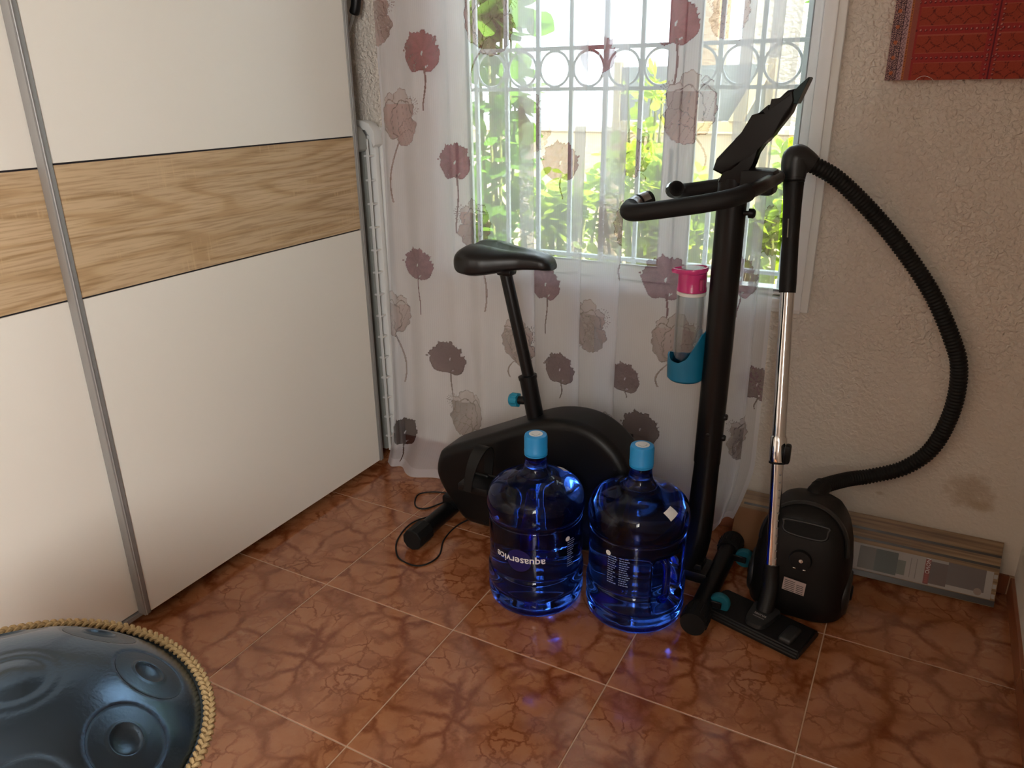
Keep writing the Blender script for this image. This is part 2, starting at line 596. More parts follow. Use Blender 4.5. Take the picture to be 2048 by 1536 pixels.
def sash(x0, x1, z0, z1, w, wb, y0, y1, parent):
    bm = bmesh.new()
    bm_box(bm, (x0, y0, z0), (x0 + w[0], y1, z1), 0.005, 2)
    bm_box(bm, (x1 - w[1], y0, z0), (x1, y1, z1), 0.005, 2)
    bm_box(bm, (x0 + w[0], y0, z0), (x1 - w[1], y1, z0 + wb), 0.005, 2)
    bm_box(bm, (x0 + w[0], y0, z1 - 0.06), (x1 - w[1], y1, z1), 0.005, 2)
    o = from_bm('sash', bm, M_pvc, parent, True, 40)
    gx0, gx1 = x0 + w[0] - 0.006, x1 - w[1] + 0.006
    box('pane', (gx0, (y0 + y1) / 2 - 0.003, z0 + wb - 0.006), (gx1, (y0 + y1) / 2 + 0.003, z1 - 0.054), M_glass, o)
    bm = bmesh.new()
    for lo, hi in (((gx0, y0 + 0.004, z0 + wb - 0.001), (gx1, y0 + 0.012, z0 + wb + 0.004)),
                   ((gx0 + 0.005, y0 + 0.004, z0 + wb), (gx0 + 0.009, y0 + 0.012, z1 - 0.06)),
                   ((gx1 - 0.009, y0 + 0.004, z0 + wb), (gx1 - 0.005, y0 + 0.012, z1 - 0.06))):
        bm_box(bm, lo, hi)
    from_bm('gasket', bm, M_gasket, o)
    return o
s1 = sash(OX0 + 0.052, 0.728, OZ0 + 0.032, OZ1 - 0.052, (0.072, 0.042), 0.045, 0.885, 0.925, win)
s2 = sash(0.730, OX1 - 0.037, OZ0 + 0.032, OZ1 - 0.052, (0.042, 0.026), 0.012, 0.892, 0.932, win)
for x, o in ((-0.040, s1), (0.712, s1)):
    box('lock_slot', (x - 0.006, 0.8835, 1.10), (x + 0.006, 0.887, 1.21), M_gasket, o)
    box('lock_screw', (x - 0.003, 0.8835, 1.05), (x + 0.003, 0.887, 1.056), M_gasket, o, 0.001, 1)
# flat trim round the reveal, on the wall face
bm = bmesh.new()
for lo, hi in (((OX1 - 0.002, 0.868, OZ0 - 0.006), (OX1 + 0.022, WY1 + 0.004, OZ1 + 0.02)),
               ((OX0 - 0.02, 0.868, OZ0 - 0.006), (OX0 + 0.002, WY1 + 0.004, OZ1 + 0.02)),
               ((OX0, 0.868, OZ0 - 0.012), (OX1, WY1 + 0.004, OZ0 + 0.002))):
    bm_box(bm, lo, hi, 0.002, 1)
from_bm('trim_bead', bm, M_white, win, True, 40)
# outside sill
box('outer_sill', (OX0 + 0.001, 0.95, OZ0 - 0.03), (OX1 - 0.001, WY1 + WT + 0.03, OZ0 + 0.004), M_white, win, 0.004)

# made-up window in the right wall behind the viewer, framing the added fill lamp
bm = bmesh.new()
for lo, hi in (((WX1 + 0.03, SY0, SZ0), (WX1 + 0.09, SY0 + 0.05, SZ1)), ((WX1 + 0.03, SY1 - 0.05, SZ0), (WX1 + 0.09, SY1, SZ1)),
               ((WX1 + 0.03, SY0, SZ0), (WX1 + 0.09, SY1, SZ0 + 0.05)), ((WX1 + 0.03, SY0, SZ1 - 0.05), (WX1 + 0.09, SY1, SZ1)),
               ((WX1 + 0.03, (SY0 + SY1) / 2 - 0.03, SZ0), (WX1 + 0.09, (SY0 + SY1) / 2 + 0.03, SZ1))):
    bm_box(bm, lo, hi, 0.003, 1)
struct(from_bm('fill_window', bm, M_pvc, None, True, 40), 'added white window frame around the fill lamp in the right wall')

# ------------------------------------------------------------------ wardrobe
M_door = mat('cream_white_laminate', (0.80, 0.77, 0.70), 0.36, spec=0.45)
M_dark = mat('dark_core', (0.012, 0.010, 0.014), 0.6)
M_carcass = mat('wardrobe_carcass', (0.66, 0.66, 0.66), 0.5)
def oak():
    m = mat('sawn_oak_laminate', srgb(180, 148, 106), 0.5, spec=0.35)
    nt = m.node_tree
    b = nt.nodes['Principled BSDF']
    geo = nt.nodes.new('ShaderNodeNewGeometry')
    def mapped(sx, sy, sz, off=(0, 0, 0)):
        v = add_node(nt, 'ShaderNodeVectorMath', operation='MULTIPLY_ADD')
        v.inputs[1].default_value = (sx, sy, sz); v.inputs[2].default_value = off
        nt.links.new(geo.outputs['Position'], v.inputs[0])
        return v.outputs[0]
    # cathedral figure: stretched rings
    n0 = add_node(nt, 'ShaderNodeTexNoise'); n0.inputs['Scale'].default_value = 1.0; n0.inputs['Detail'].default_value = 1.2
    nt.links.new(mapped(1, 0.75, 8.0, (0, 0.35, 0.2)), n0.inputs['Vector'])
    k = add_node(nt, 'ShaderNodeMath', operation='MULTIPLY'); k.inputs[1].default_value = 70
    nt.links.new(n0.outputs['Fac'], k.inputs[0])
    sn = add_node(nt, 'ShaderNodeMath', operation='SINE'); nt.links.new(k.outputs[0], sn.inputs[0])
    r0 = ramp(nt, [(0.25, srgb(198, 173, 140)), (0.80, srgb(193, 167, 132)), (0.98, srgb(181, 153, 117))])
    s2 = add_node(nt, 'ShaderNodeMath', operation='MULTIPLY_ADD'); s2.inputs[1].default_value = 0.5; s2.inputs[2].default_value = 0.5
    nt.links.new(sn.outputs[0], s2.inputs[0]); nt.links.new(s2.outputs[0], r0.inputs['Fac'])
    # fine pores
    n1 = add_node(nt, 'ShaderNodeTexNoise'); n1.inputs['Scale'].default_value = 1.0; n1.inputs['Detail'].default_value = 5.0
    nt.links.new(mapped(1, 9, 210), n1.inputs['Vector'])
    r1 = ramp(nt, [(0.36, (0.74, 0.70, 0.65)), (0.52, (1, 1, 1)), (0.66, (1.06, 1.06, 1.05))])
    nt.links.new(n1.outputs['Fac'], r1.inputs['Fac'])
    mx = add_node(nt, 'ShaderNodeMixRGB', blend_type='MULTIPLY'); mx.inputs['Fac'].default_value = 0.85
    nt.links.new(r0.outputs['Color'], mx.inputs['Color1']); nt.links.new(r1.outputs['Color'], mx.inputs['Color2'])
    # broad tone
    n3 = add_node(nt, 'ShaderNodeTexNoise'); n3.inputs['Scale'].default_value = 1.0; n3.inputs['Detail'].default_value = 2
    nt.links.new(mapped(1, 1.6, 14, (3, 0, 0)), n3.inputs['Vector'])
    r3 = ramp(nt, [(0.35, (0.92, 0.90, 0.87)), (0.65, (1.03, 1.02, 1.0))])
    nt.links.new(n3.outputs['Fac'], r3.inputs['Fac'])
    m3 = add_node(nt, 'ShaderNodeMixRGB', blend_type='MULTIPLY'); m3.inputs['Fac'].default_value = 1
    nt.links.new(mx.outputs[0], m3.inputs['Color1']); nt.links.new(r3.outputs['Color'], m3.inputs['Color2'])
    # saw marks across the grain, in patches
    n2 = add_node(nt, 'ShaderNodeTexNoise'); n2.inputs['Scale'].default_value = 1.0; n2.inputs['Detail'].default_value = 3
    nt.links.new(mapped(1, 150, 9), n2.inputs['Vector'])
    r2 = ramp(nt, [(0.55, (0, 0, 0)), (0.68, (1, 1, 1))])
    nt.links.new(n2.outputs['Fac'], r2.inputs['Fac'])
    n4 = add_node(nt, 'ShaderNodeTexNoise'); n4.inputs['Scale'].default_value = 1.0
    nt.links.new(mapped(1, 5, 13, (7, 2, 1)), n4.inputs['Vector'])
    r4 = ramp(nt, [(0.55, (0, 0, 0)), (0.66, (0.55,) * 3)])
    nt.links.new(n4.outputs['Fac'], r4.inputs['Fac'])
    mk = add_node(nt, 'ShaderNodeMixRGB', blend_type='MULTIPLY'); mk.inputs['Fac'].default_value = 1
    nt.links.new(r2.outputs['Color'], mk.inputs['Color1']); nt.links.new(r4.outputs['Color'], mk.inputs['Color2'])
    m5 = add_node(nt, 'ShaderNodeMixRGB')
    nt.links.new(mk.outputs[0], m5.inputs['Fac']); nt.links.new(m3.outputs[0], m5.inputs['Color1'])
    m5.inputs['Color2'].default_value = (*srgb(206, 178, 138), 1)
    nt.links.new(m5.outputs[0], b.inputs['Base Color'])
    return m
M_oak = oak()
wd = thing('wardrobe', 'tall cream sliding-door wardrobe with a pale oak band across its doors', 'wardrobe', (-0.66, -0.37, 0))
TOPZ = 2.15
bm = bmesh.new()
bm_box(bm, (-0.955, 0.678, 0.03), (-0.372, 0.700, TOPZ))
bm_box(bm, (-0.955, -1.47, 0.03), (-0.372, -1.448, TOPZ))
bm_box(bm, (-0.955, -1.448, 0.03), (-0.372, 0.678, 0.06))
bm_box(bm, (-0.955, -1.448, TOPZ - 0.022), (-0.372, 0.678, TOPZ))
bm_box(bm, (-0.957, -1.448, 0.06), (-0.945, 0.678, TOPZ - 0.022))
from_bm('carcass', bm, M_carcass, wd)
for y in (0.655, -0.37, -1.44):
    box('foot', (-0.45, y - 0.03, 0.0), (-0.372, y + 0.03, 0.03), M_white, wd, 0.003, 1)
box('foot', (-0.95, 0.62, 0.0), (-0.88, 0.68, 0.03), M_white, wd, 0.003, 1)
def wardrobe_door(x, y0, y1, z0, z1, b0, b1):
    core = box('sliding_door', (x - 0.020, y0 + 0.004, z0), (x - 0.006, y1 - 0.004, z1), M_dark, wd)
    g = 0.0022
    sw = 0.020
    box('lower_panel', (x - 0.0055, y0 + sw, z0), (x, y1 - sw, b0 - g), M_door, core, 0.0006, 1, smooth=False)
    box('oak_panel', (x - 0.0055, y0 + sw, b0 + g), (x, y1 - sw, b1 - g), M_oak, core, 0.0006, 1, smooth=False)
    box('upper_panel', (x - 0.0055, y0 + sw, b1 + g), (x, y1 - sw, z1), M_door, core, 0.0006, 1, smooth=False)
    for a, b_ in ((y0, y0 + sw), (y1 - sw, y1)):
        bm = bmesh.new()
        bm_box(bm, (x - 0.026, a, z0 - 0.002), (x + 0.004, b_, z1), 0.0025, 2)
        bm_box(bm, (x + 0.003, a + 0.004, z0 - 0.002), (x + 0.0065, a + 0.008, z1), 0.001, 1)
        from_bm('edge_profile', bm, M_alu, core, True, 35)
    return core
wardrobe_door(-0.320, -0.378, 0.702, 0.034, TOPZ - 0.03, 0.931, 1.239)
wardrobe_door(-0.352, -1.455, -0.350, 0.034, TOPZ - 0.03, 0.926, 1.231)
bm = bmesh.new()
bm_box(bm, (-0.372, -1.46, TOPZ - 0.045), (-0.312, 0.702, TOPZ))
from_bm('top_track', bm, M_alu, wd)
box('bottom_track', (-0.372, -1.45, 0.018), (-0.345, 0.68, 0.030), M_alu, wd)

# ------------------------------------------------------------------ sheer curtain with printed poppies
def curtain_mat():
    m = bpy.data.materials.new('sheer_voile')
    m.use_nodes = True
    nt = m.node_tree
    nt.nodes.remove(nt.nodes['Principled BSDF'])
    out = nt.nodes['Material Output']
    at = nt.nodes.new('ShaderNodeAttribute'); at.attribute_name = 'print'
    df = nt.nodes.new('ShaderNodeBsdfDiffuse')
    tl = nt.nodes.new('ShaderNodeBsdfTranslucent')
    nt.links.new(at.outputs['Color'], df.inputs['Color']); nt.links.new(at.outputs['Color'], tl.inputs['Color'])
    ms = nt.nodes.new('ShaderNodeMixShader'); ms.inputs[0].default_value = 0.48
    nt.links.new(df.outputs[0], ms.inputs[1]); nt.links.new(tl.outputs[0], ms.inputs[2])
    tr = nt.nodes.new('ShaderNodeBsdfTransparent')
    mx = nt.nodes.new('ShaderNodeMixShader')
    nt.links.new(at.outputs['Alpha'], mx.inputs[0])
    nt.links.new(tr.outputs[0], mx.inputs[1]); nt.links.new(ms.outputs[0], mx.inputs[2])
    nt.links.new(mx.outputs[0], out.inputs['Surface'])
    return m

def build_curtain():
    Y0 = 0.778
    plan = [(-0.272, 0.006), (-0.235, -0.012), (-0.19, 0.014), (-0.12, -0.016), (-0.055, 0.013), (0.0, -0.004), (0.05, 0.014), (0.105, -0.014), (0.155, 0.006), (0.21, 0.010), (0.300, -0.010),
            (0.309, 0.001), (0.262, 0.012), (0.256, 0.021), (0.30, 0.026), (0.385, 0.008), (0.470, -0.008),
            (0.478, 0.003), (0.447, 0.013), (0.443, 0.021), (0.48, 0.024), (0.545, 0.006), (0.592, -0.006),
            (0.600, 0.006), (0.533, 0.016), (0.527, 0.024), (0.59, 0.030), (0.67, 0.006), (0.74, -0.008), (0.80, 0.008),
            (0.862, -0.008), (0.935, -0.012), (0.944, 0.001), (0.912, 0.012), (0.908, 0.020), (0.945, 0.026),
            (0.985, 0.002), (1.010, -0.012), (1.018, 0.0), (0.990, 0.014), (0.988, 0.022), (1.02, 0.030), (1.062, 0.012)]
    C = catmull([(a, b, 0) for a, b in plan], 40)[:, :2]
    ds = np.r_[0, np.cumsum(np.linalg.norm(np.diff(C, axis=0), axis=1))]
    step = 0.0023
    U = np.arange(0, ds[-1], step)
    X = np.interp(U, ds, C[:, 0]); Yo = np.interp(U, ds, C[:, 1])
    Z = np.r_[np.arange(0.004, 1.72, step), np.arange(1.74, 2.2, 0.03)]
    XX, ZZ = np.meshgrid(X, Z)
    YY = Y0 + np.meshgrid(Yo, Z)[0] * (0.75 + 0.25 * np.cos(ZZ * 1.3))
    UU = np.meshgrid(U, Z)[0]
    # hang: slow drift of the folds with height
    XX = XX + 0.006 * np.sin(2.3 * ZZ + 7 * XX) * smooth01(2.0 - ZZ, 0, 1.2)
    XX = XX - 0.032 * np.clip(1.35 - ZZ, 0, 1.35) * smooth01(0.05 - XX, 0, 0.3)
    YY = YY + 0.004 * np.sin(3.1 * ZZ + 9 * UU)
    t = np.clip(1 - ZZ / 0.22, 0, 1)
    flare = (0.10 - 0.045 * smooth01(-XX, 0.12, 0.28)) * (1 - smooth01(XX, 0.35, 0.85))
    YY = YY - t ** 2 * (flare + 0.012 * np.sin(17 * UU))
    XX = XX + t ** 2 * 0.012 * np.sin(23 * UU + 1.0) - t ** 2 * 0.010 * smooth01(0.1 - XX, 0, 0.4)
    # right-hand corner of the hem is lifted and swings in
    rt = smooth01(XX, 0.93, 1.06)
    lift = rt * 0.085
    zz = ZZ + lift * np.clip(1 - ZZ / 0.5, 0, 1)
    XX = XX - rt * 0.05 * np.clip(1 - ZZ / 0.25, 0, 1) ** 1.5
    P = np.stack([XX, YY, zz], -1)
    # ---- print
    nr, nc = ZZ.shape
    col = np.empty((nr, nc, 4)); col[..., :3] = (0.89, 0.92, 0.985); col[..., 3] = 0.49
    # weave streaks, the doubled hems
    streak = 0.03 * np.sin(UU * 900 + np.sin(ZZ * 40)) * 0.5
    col[..., 3] += streak
    hem = (ZZ < 0.03) | (UU < 0.018) | (UU > U[-1] - 0.015)
    col[..., 3][hem] = 0.62
    fl = [('A', -0.093, 1.493, .060, 1.318), ('A', .013, 1.159, .056, .927), ('A', -.144, .805, .056, .624), ('A', -.041, .465, .062, .249),
          ('A', -.215, .132, .052, .02), ('A', .345, .783, .054, .609), ('A', .745, .845, .066, .654), ('A', .630, .497, .050, .431),
          ('A', .405, .497, .054, .392), ('A', .735, 1.543, .058, 1.329), ('A', 1.037, .548, .050, .461), ('A', .507, 1.470, .050, 1.404),
          ('A', .400, 1.172, .056, 1.061), ('A', .697, .337, .058, .213), ('A', .96, .866, .058, .749),
          ('B', -.194, 1.289, .070, 1.018), ('B', .082, .952, .066, .667), ('B', .290, 1.279, .068, 1.161), ('B', .789, 1.320, .074, 1.164),
          ('B', .150, 1.582, .088, 1.365), ('B', .627, 1.200, .055, 1.129), ('B', .562, .986, .070, .824), ('B', -.250, .600, .068, .339),
          ('B', .245, .565, .066, .436), ('B', .029, .257, .070, .116), ('B', .787, .644, .070, .497), ('B', 1.010, .355, .066, .237),
          ('B', .499, .653, .068, .550), ('B', .880, 1.558, .050, 1.494), ('B', -.281, 1.60, .070, 1.506), ('B', .586, .290, .062, .205),
          ('B', 1.030, 1.0, .053, .875)]
    def ucoord(x):
        k = np.argmin(np.abs(X - x) + 0.0 * Yo)
        return U[k]
    rnd = np.random.default_rng(11)
    for k, (kind, fx, fz, r, fe) in enumerate(fl):
        r = r * 1.13
        u0 = ucoord(fx)
        c0 = max(0, int((u0 - 2.0 * r) / step)); c1 = min(nc, int((u0 + 2.0 * r) / step))
        rows = np.where((Z > min(fe, fz - 1.4 * r)) & (Z < fz + 1.5 * r))[0]
        if len(rows) == 0:
            continue
        r0, r1 = rows[0], rows[-1] + 1
        a = (UU[r0:r1, c0:c1] - u0) / r
        b = (ZZ[r0:r1, c0:c1] - fz) / r
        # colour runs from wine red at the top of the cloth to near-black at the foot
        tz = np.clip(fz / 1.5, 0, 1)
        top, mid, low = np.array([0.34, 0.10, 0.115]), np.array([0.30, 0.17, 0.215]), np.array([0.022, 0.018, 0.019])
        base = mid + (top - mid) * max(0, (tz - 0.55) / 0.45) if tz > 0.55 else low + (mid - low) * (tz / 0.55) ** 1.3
        sub = col[r0:r1, c0:c1]
        th = np.arctan2(a, b + 0.25)
        rr = np.hypot(a, b + 0.25)
        ph = rnd.uniform(0, 6)
        if kind == 'A':
            th = np.arctan2(a, b); rr = np.hypot(a, b)
            upper = smooth01(-np.abs(th), -2.0, -1.4)
            saw = lambda n_, p_: np.abs(((th * n_ / (2 * PI) + p_) % 1.0) - 0.5) * 2
            jag = 0.13 * (saw(9, ph) - 0.5) + 0.07 * (saw(17, 2 * ph) - 0.5) + 0.03 * np.sin(31 * th)
            body = 0.98 + 0.05 * np.cos(2 * th) * -1 + jag * upper + 0.03 * np.sin(7 * th + ph) * (1 - upper)
            body = body * (1 - 0.16 * smooth01(np.abs(th), 2.55, 3.14))
            body = np.where((np.abs(th - 1.15) < 0.10), body * 0.90, body)
            ins = rr < body
            spk = np.zeros_like(a, bool)
            for (sa, sb, sr) in ((0.02, -0.05, 0.07), (0.06, 0.03, 0.05), (0.22, -0.62, 0.05), (0.12, -0.66, 0.045), (0.3, -0.58, 0.035)):
                spk |= np.hypot((a - sa) * 1.6, b - sb) < sr
            tex = 1 + 0.10 * np.sin(3 * a + 2 * b + ph) + 0.06 * np.sin(9 * th + 4 * rr) + 0.05 * rnd.standard_normal(a.shape)
            edge = np.abs(rr - body) < 0.035
            shade = np.where(edge, 0.6, 1.0) * tex
            mk = ins & ~spk
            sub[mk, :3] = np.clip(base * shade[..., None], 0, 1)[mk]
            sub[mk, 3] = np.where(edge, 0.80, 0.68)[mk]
            # a stray petal tip
            tip = np.hypot(a + 1.12, (b - 0.12) * 1.5) < 0.07
            sub[tip, :3] = base * 0.7; sub[tip, 3] = 0.7
            # stem
            L = (fz - fe) / r
            s = (-b - 0.6) / max(L - 0.6, 0.2)
            cx = 0.10 + 0.13 * np.sin(s * 4.2 + ph) * np.clip(s, 0, 1) ** 0.5
            st = (s > 0) & (s < 1) & (np.abs(a - cx) < 0.050 * (1 - 0.3 * s))
            sub[st, :3] = base * 0.6; sub[st, 3] = 0.72
        else:
            sg = 1 if (k % 2) else -1
            aa = a * sg
            light = np.clip(base * 0.62 + np.array([0.36, 0.30, 0.285]), 0, 1)
            line = base * 0.55
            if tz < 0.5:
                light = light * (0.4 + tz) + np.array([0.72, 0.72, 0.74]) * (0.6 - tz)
            fill = np.zeros_like(a, bool); out_l = np.zeros_like(a, bool)
            pet = [(-0.42, 0.55, 0.36, 0.52, 0.25), (0.05, 0.75, 0.42, 0.50, -0.1), (0.45, 0.38, 0.40, 0.52, -0.5),
                   (-0.40, 0.0, 0.52, 0.80, 0.2), (0.12, -0.02, 0.62, 0.82, -0.15), (0.42, -0.35, 0.62, 0.40, 0.4), (0.30, -0.72, 0.55, 0.30, 0.35)]
            for (pa, pb, ra, rb, rot) in pet:
                ca, sa_ = math.cos(rot), math.sin(rot)
                da, db = aa - pa, b - pb
                e = np.hypot((ca * da + sa_ * db) / ra, (-sa_ * da + ca * db) / rb)
                e = e + 0.06 * np.sin(9 * np.arctan2(db, da) + ph)
                front = e < 1
                out_l = np.where(front, np.abs(e - 1) < 0.05, out_l)
                vein = front & (np.abs(np.sin(7 * (ca * da + sa_ * db) / ra + 3.0 * db)) < 0.07) & (pb < 0.3)
                out_l = out_l | (vein & (rnd.random() < 0.9))
                fill |= front
            tone = 0.85 + 0.25 * np.sin(2.2 * aa + 1.2 * b + ph)
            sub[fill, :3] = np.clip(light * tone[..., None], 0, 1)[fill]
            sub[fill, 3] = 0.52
            # upper petals stay almost clear
            clear = fill & (b > 0.62)
            sub[clear, :3] = 0.55 * np.array([0.86, 0.85, 0.86]) + 0.45 * light
            sub[clear, 3] = 0.44
            ol = fill & out_l
            sub[ol, :3] = line; sub[ol, 3] = 0.66
            # stamens
            sa2, sb2 = aa - 0.75, b - 0.55
            q = np.hypot(sa2, sb2)
            stm = (q < 0.42) & (q > 0.12) & (np.abs(np.sin(np.arctan2(sb2, sa2) * 11)) < 0.22) & ~fill
            sub[stm, :3] = line; sub[stm, 3] = 0.62
            L = (fz - fe) / r
            s = (-b - 0.75) / max(L - 0.75, 0.2)
            cx = -0.45 - 0.28 * np.sin(np.clip(s, 0, 1) * 2.6)
            cx = -0.10 - 0.55 * np.sin(np.clip(s, 0, 1) * 2.2)
            st = (s > -0.2) & (s < 1) & (np.abs(aa - cx) < 0.034) & ~fill
            sub[st, :3] = line * 1.4; sub[st, 3] = 0.55
    me = grid_mesh('curtain', P, col)
    return me

cur = link_obj('curtain', build_curtain(), curtain_mat())
tag(cur, 'floor-length sheer white curtain printed with wine and grey poppies', 'curtain')
rod = tube('curtain_rod', [(-0.45, 0.800, 2.225), (1.25, 0.800, 2.225)], 0.012, M_alu)
tag(rod, 'metal rod the sheer poppy curtain hangs from', 'curtain rod')

# ------------------------------------------------------------------ folded plastic table behind the wardrobe end
ft = thing('folding_table', 'folded white plastic table with ribbed edge wedged beside the wardrobe', 'table', (-0.36, 0.79, 0))
M_tabw = mat('white_polyethylene', (0.70, 0.71, 0.70), 0.45)
M_tabg = mat('grey_table_plastic', (0.30, 0.32, 0.30), 0.5)  # plain grey for the core, second cap and leg
# two leaves standing on edge against the wall, seen edge-on: ribbed core, two white rims
box('table_leaf', (-0.80, 0.846, 0.012), (-0.330, 0.874, 1.262), M_tabw, ft, 0.005, 2)
box('table_leaf', (-0.80, 0.814, 0.020), (-0.334, 0.838, 1.235), M_tabw, ft, 0.005, 2)
box('ribbed_core', (-0.80, 0.784, 0.030), (-0.362, 0.8135, 1.200), M_tabg, ft)
for k in range(14):
    z = 1.165 - k * 0.083
    box('rib', (-0.3625, 0.783, z), (-0.340, 0.8135, z + 0.006), M_tabw, ft)
box('edge_rim', (-0.350, 0.779, 0.030), (-0.338, 0.7835, 1.225), M_tabw, ft, 0.0015, 1)
cap = [(-0.46, 1.285), (-0.375, 1.285), (-0.345, 1.275), (-0.326, 1.25), (-0.322, 1.205), (-0.336, 1.195), (-0.340, 1.235), (-0.362, 1.258), (-0.46, 1.258)]
prism('end_cap', cap, 0.800, 0.845, M_tabw, ft, 0.004, 2)
prism('end_cap', [(x - 0.02, z - 0.012) for x, z in cap], 0.728, 0.782, M_tabg, ft, 0.003, 2)
box('dark_panel', (-0.80, 0.722, 0.05), (-0.405, 0.776, 1.235), mat('dark_panel_plastic', (0.025, 0.026, 0.026), 0.6), ft)  # recessed dark sheet filling the gap next to the leaves
tube('folded_leg', [(-0.398, 0.760, 0.06), (-0.398, 0.760, 1.225)], 0.006, M_tabg, ft)

# pole with a black end hanging in the gap above the table
pl = thing('broom_handle', 'grey strap with a black end in the gap at the wardrobe top right', 'strap', (-0.40, 0.80, 1.50))
tube('strap', [(-0.455, 0.80, 1.50), (-0.395, 0.80, 1.575), (-0.368, 0.80, 1.625)], 0.008, M_alu, pl, flat=(0.4, 1.0))
tube('end_cap', catmull([(-0.372, 0.80, 1.618), (-0.360, 0.80, 1.645), (-0.352, 0.80, 1.70)], 6), [0.012] + [0.017] * 11 + [0.010], M_black, pl)

# ------------------------------------------------------------------ exercise bike
YC = 0.515
bike = thing('exercise_bike', 'black upright exercise bike with teal knobs standing by the curtain', 'exercise bike', (0.55, YC, 0))
# rear stabiliser
rear = tube('rear_stabilizer', [(0.125, 0.30, 0.036), (0.125, 0.620, 0.036)], 0.028, M_blackmet, bike, 24)
for y0, y1 in ((0.268, 0.345), (0.575, 0.640)):
    V, F = sweep_geo([(0.125, y0, 0.0362), (0.125, y0 + 0.004, 0.0362), (0.125, y1 - 0.004, 0.0362), (0.125, y1, 0.0362)], [0.034, 0.0362, 0.0362, 0.033], 10)
    raw('end_cap', V, F, M_rubber, rear, False)
box('frame_beam', (0.10, YC - 0.03, 0.045), (1.0, YC + 0.03, 0.085), M_blackmet, bike, 0.006)
# housing
poly = catmull([(p[0], p[1], 0) for p in [(.108, .195), (.118, .255), (.150, .292), (.30, .367), (.45, .440), (.53, .468), (.61, .474), (.68, .455), (.745, .405), (.785, .335),
        (.80, .25), (.79, .15), (.75, .085), (.68, .05), (.50, .040), (.30, .034), (.215, .040), (.165, .095), (.130, .14)]], 4, True)[:, :2]
def round_prism(name, poly, y0, y1, R, m, parent, k=6):
    P = np.array(poly); T = np.roll(P, -1, 0) - np.roll(P, 1, 0); T /= np.linalg.norm(T, axis=1)[:, None]
    N = np.stack([T[:, 1], -T[:, 0]], 1)
    if ((P - P.mean(0)) * N).sum() < 0:
        N = -N
    rows = [(y0 + R * (1 - math.cos(q)), R * (1 - math.sin(q))) for q in np.linspace(0, PI / 2, k)]
    rows += [(y1 - R * (1 - math.cos(q)), R * (1 - math.sin(q))) for q in np.linspace(PI / 2, 0, k)]
    V, F = [], []
    n_ = len(P)
    for y, ins in rows:
        Q = P - N * ins
        V += [(x, y, z) for x, z in Q]
    for i_ in range(len(rows) - 1):
        for j_ in range(n_):
            l_ = (j_ + 1) % n_
            F.append((i_ * n_ + j_, i_ * n_ + l_, (i_ + 1) * n_ + l_, (i_ + 1) * n_ + j_))
    F.append(tuple(range(n_ - 1, -1, -1))); F.append(tuple((len(rows) - 1) * n_ + j_ for j_ in range(n_)))
    return raw(name, V, F, m, parent, True, 50)
hs = round_prism('housing', [tuple(p) for p in poly], 0.438, 0.592, 0.030, M_black, bike)
# rim seam round the housing and small screw bosses
for x, z in ((0.155, 0.225), (0.60, 0.415), (0.505, 0.452), (0.70, 0.10), (0.30, 0.06), (0.74, 0.36)):
    lathe('screw_hole', [(0.0045, -0.001), (0.0062, 0.0012), (0.0062, 0.0016), (0.0040, 0.0016), (0.0036, -0.004), (0, -0.004)], M_rubber, hs, 14,
          axis_mtx((x, 0.4385 if z < 0.44 else 0.46, z), (0, -1, 0)))
box('seam', (0.16, YC - 0.0008, 0.0375), (0.66, YC + 0.0008, 0.041), M_rubber, hs)
lathe('crank_boss', [(0, 0), (0.045, 0), (0.042, 0.010), (0.02, 0.014), (0, 0.014)], M_blackmet, hs, 32, axis_mtx((0.50, 0.439, 0.24), (0, -1, 0)))
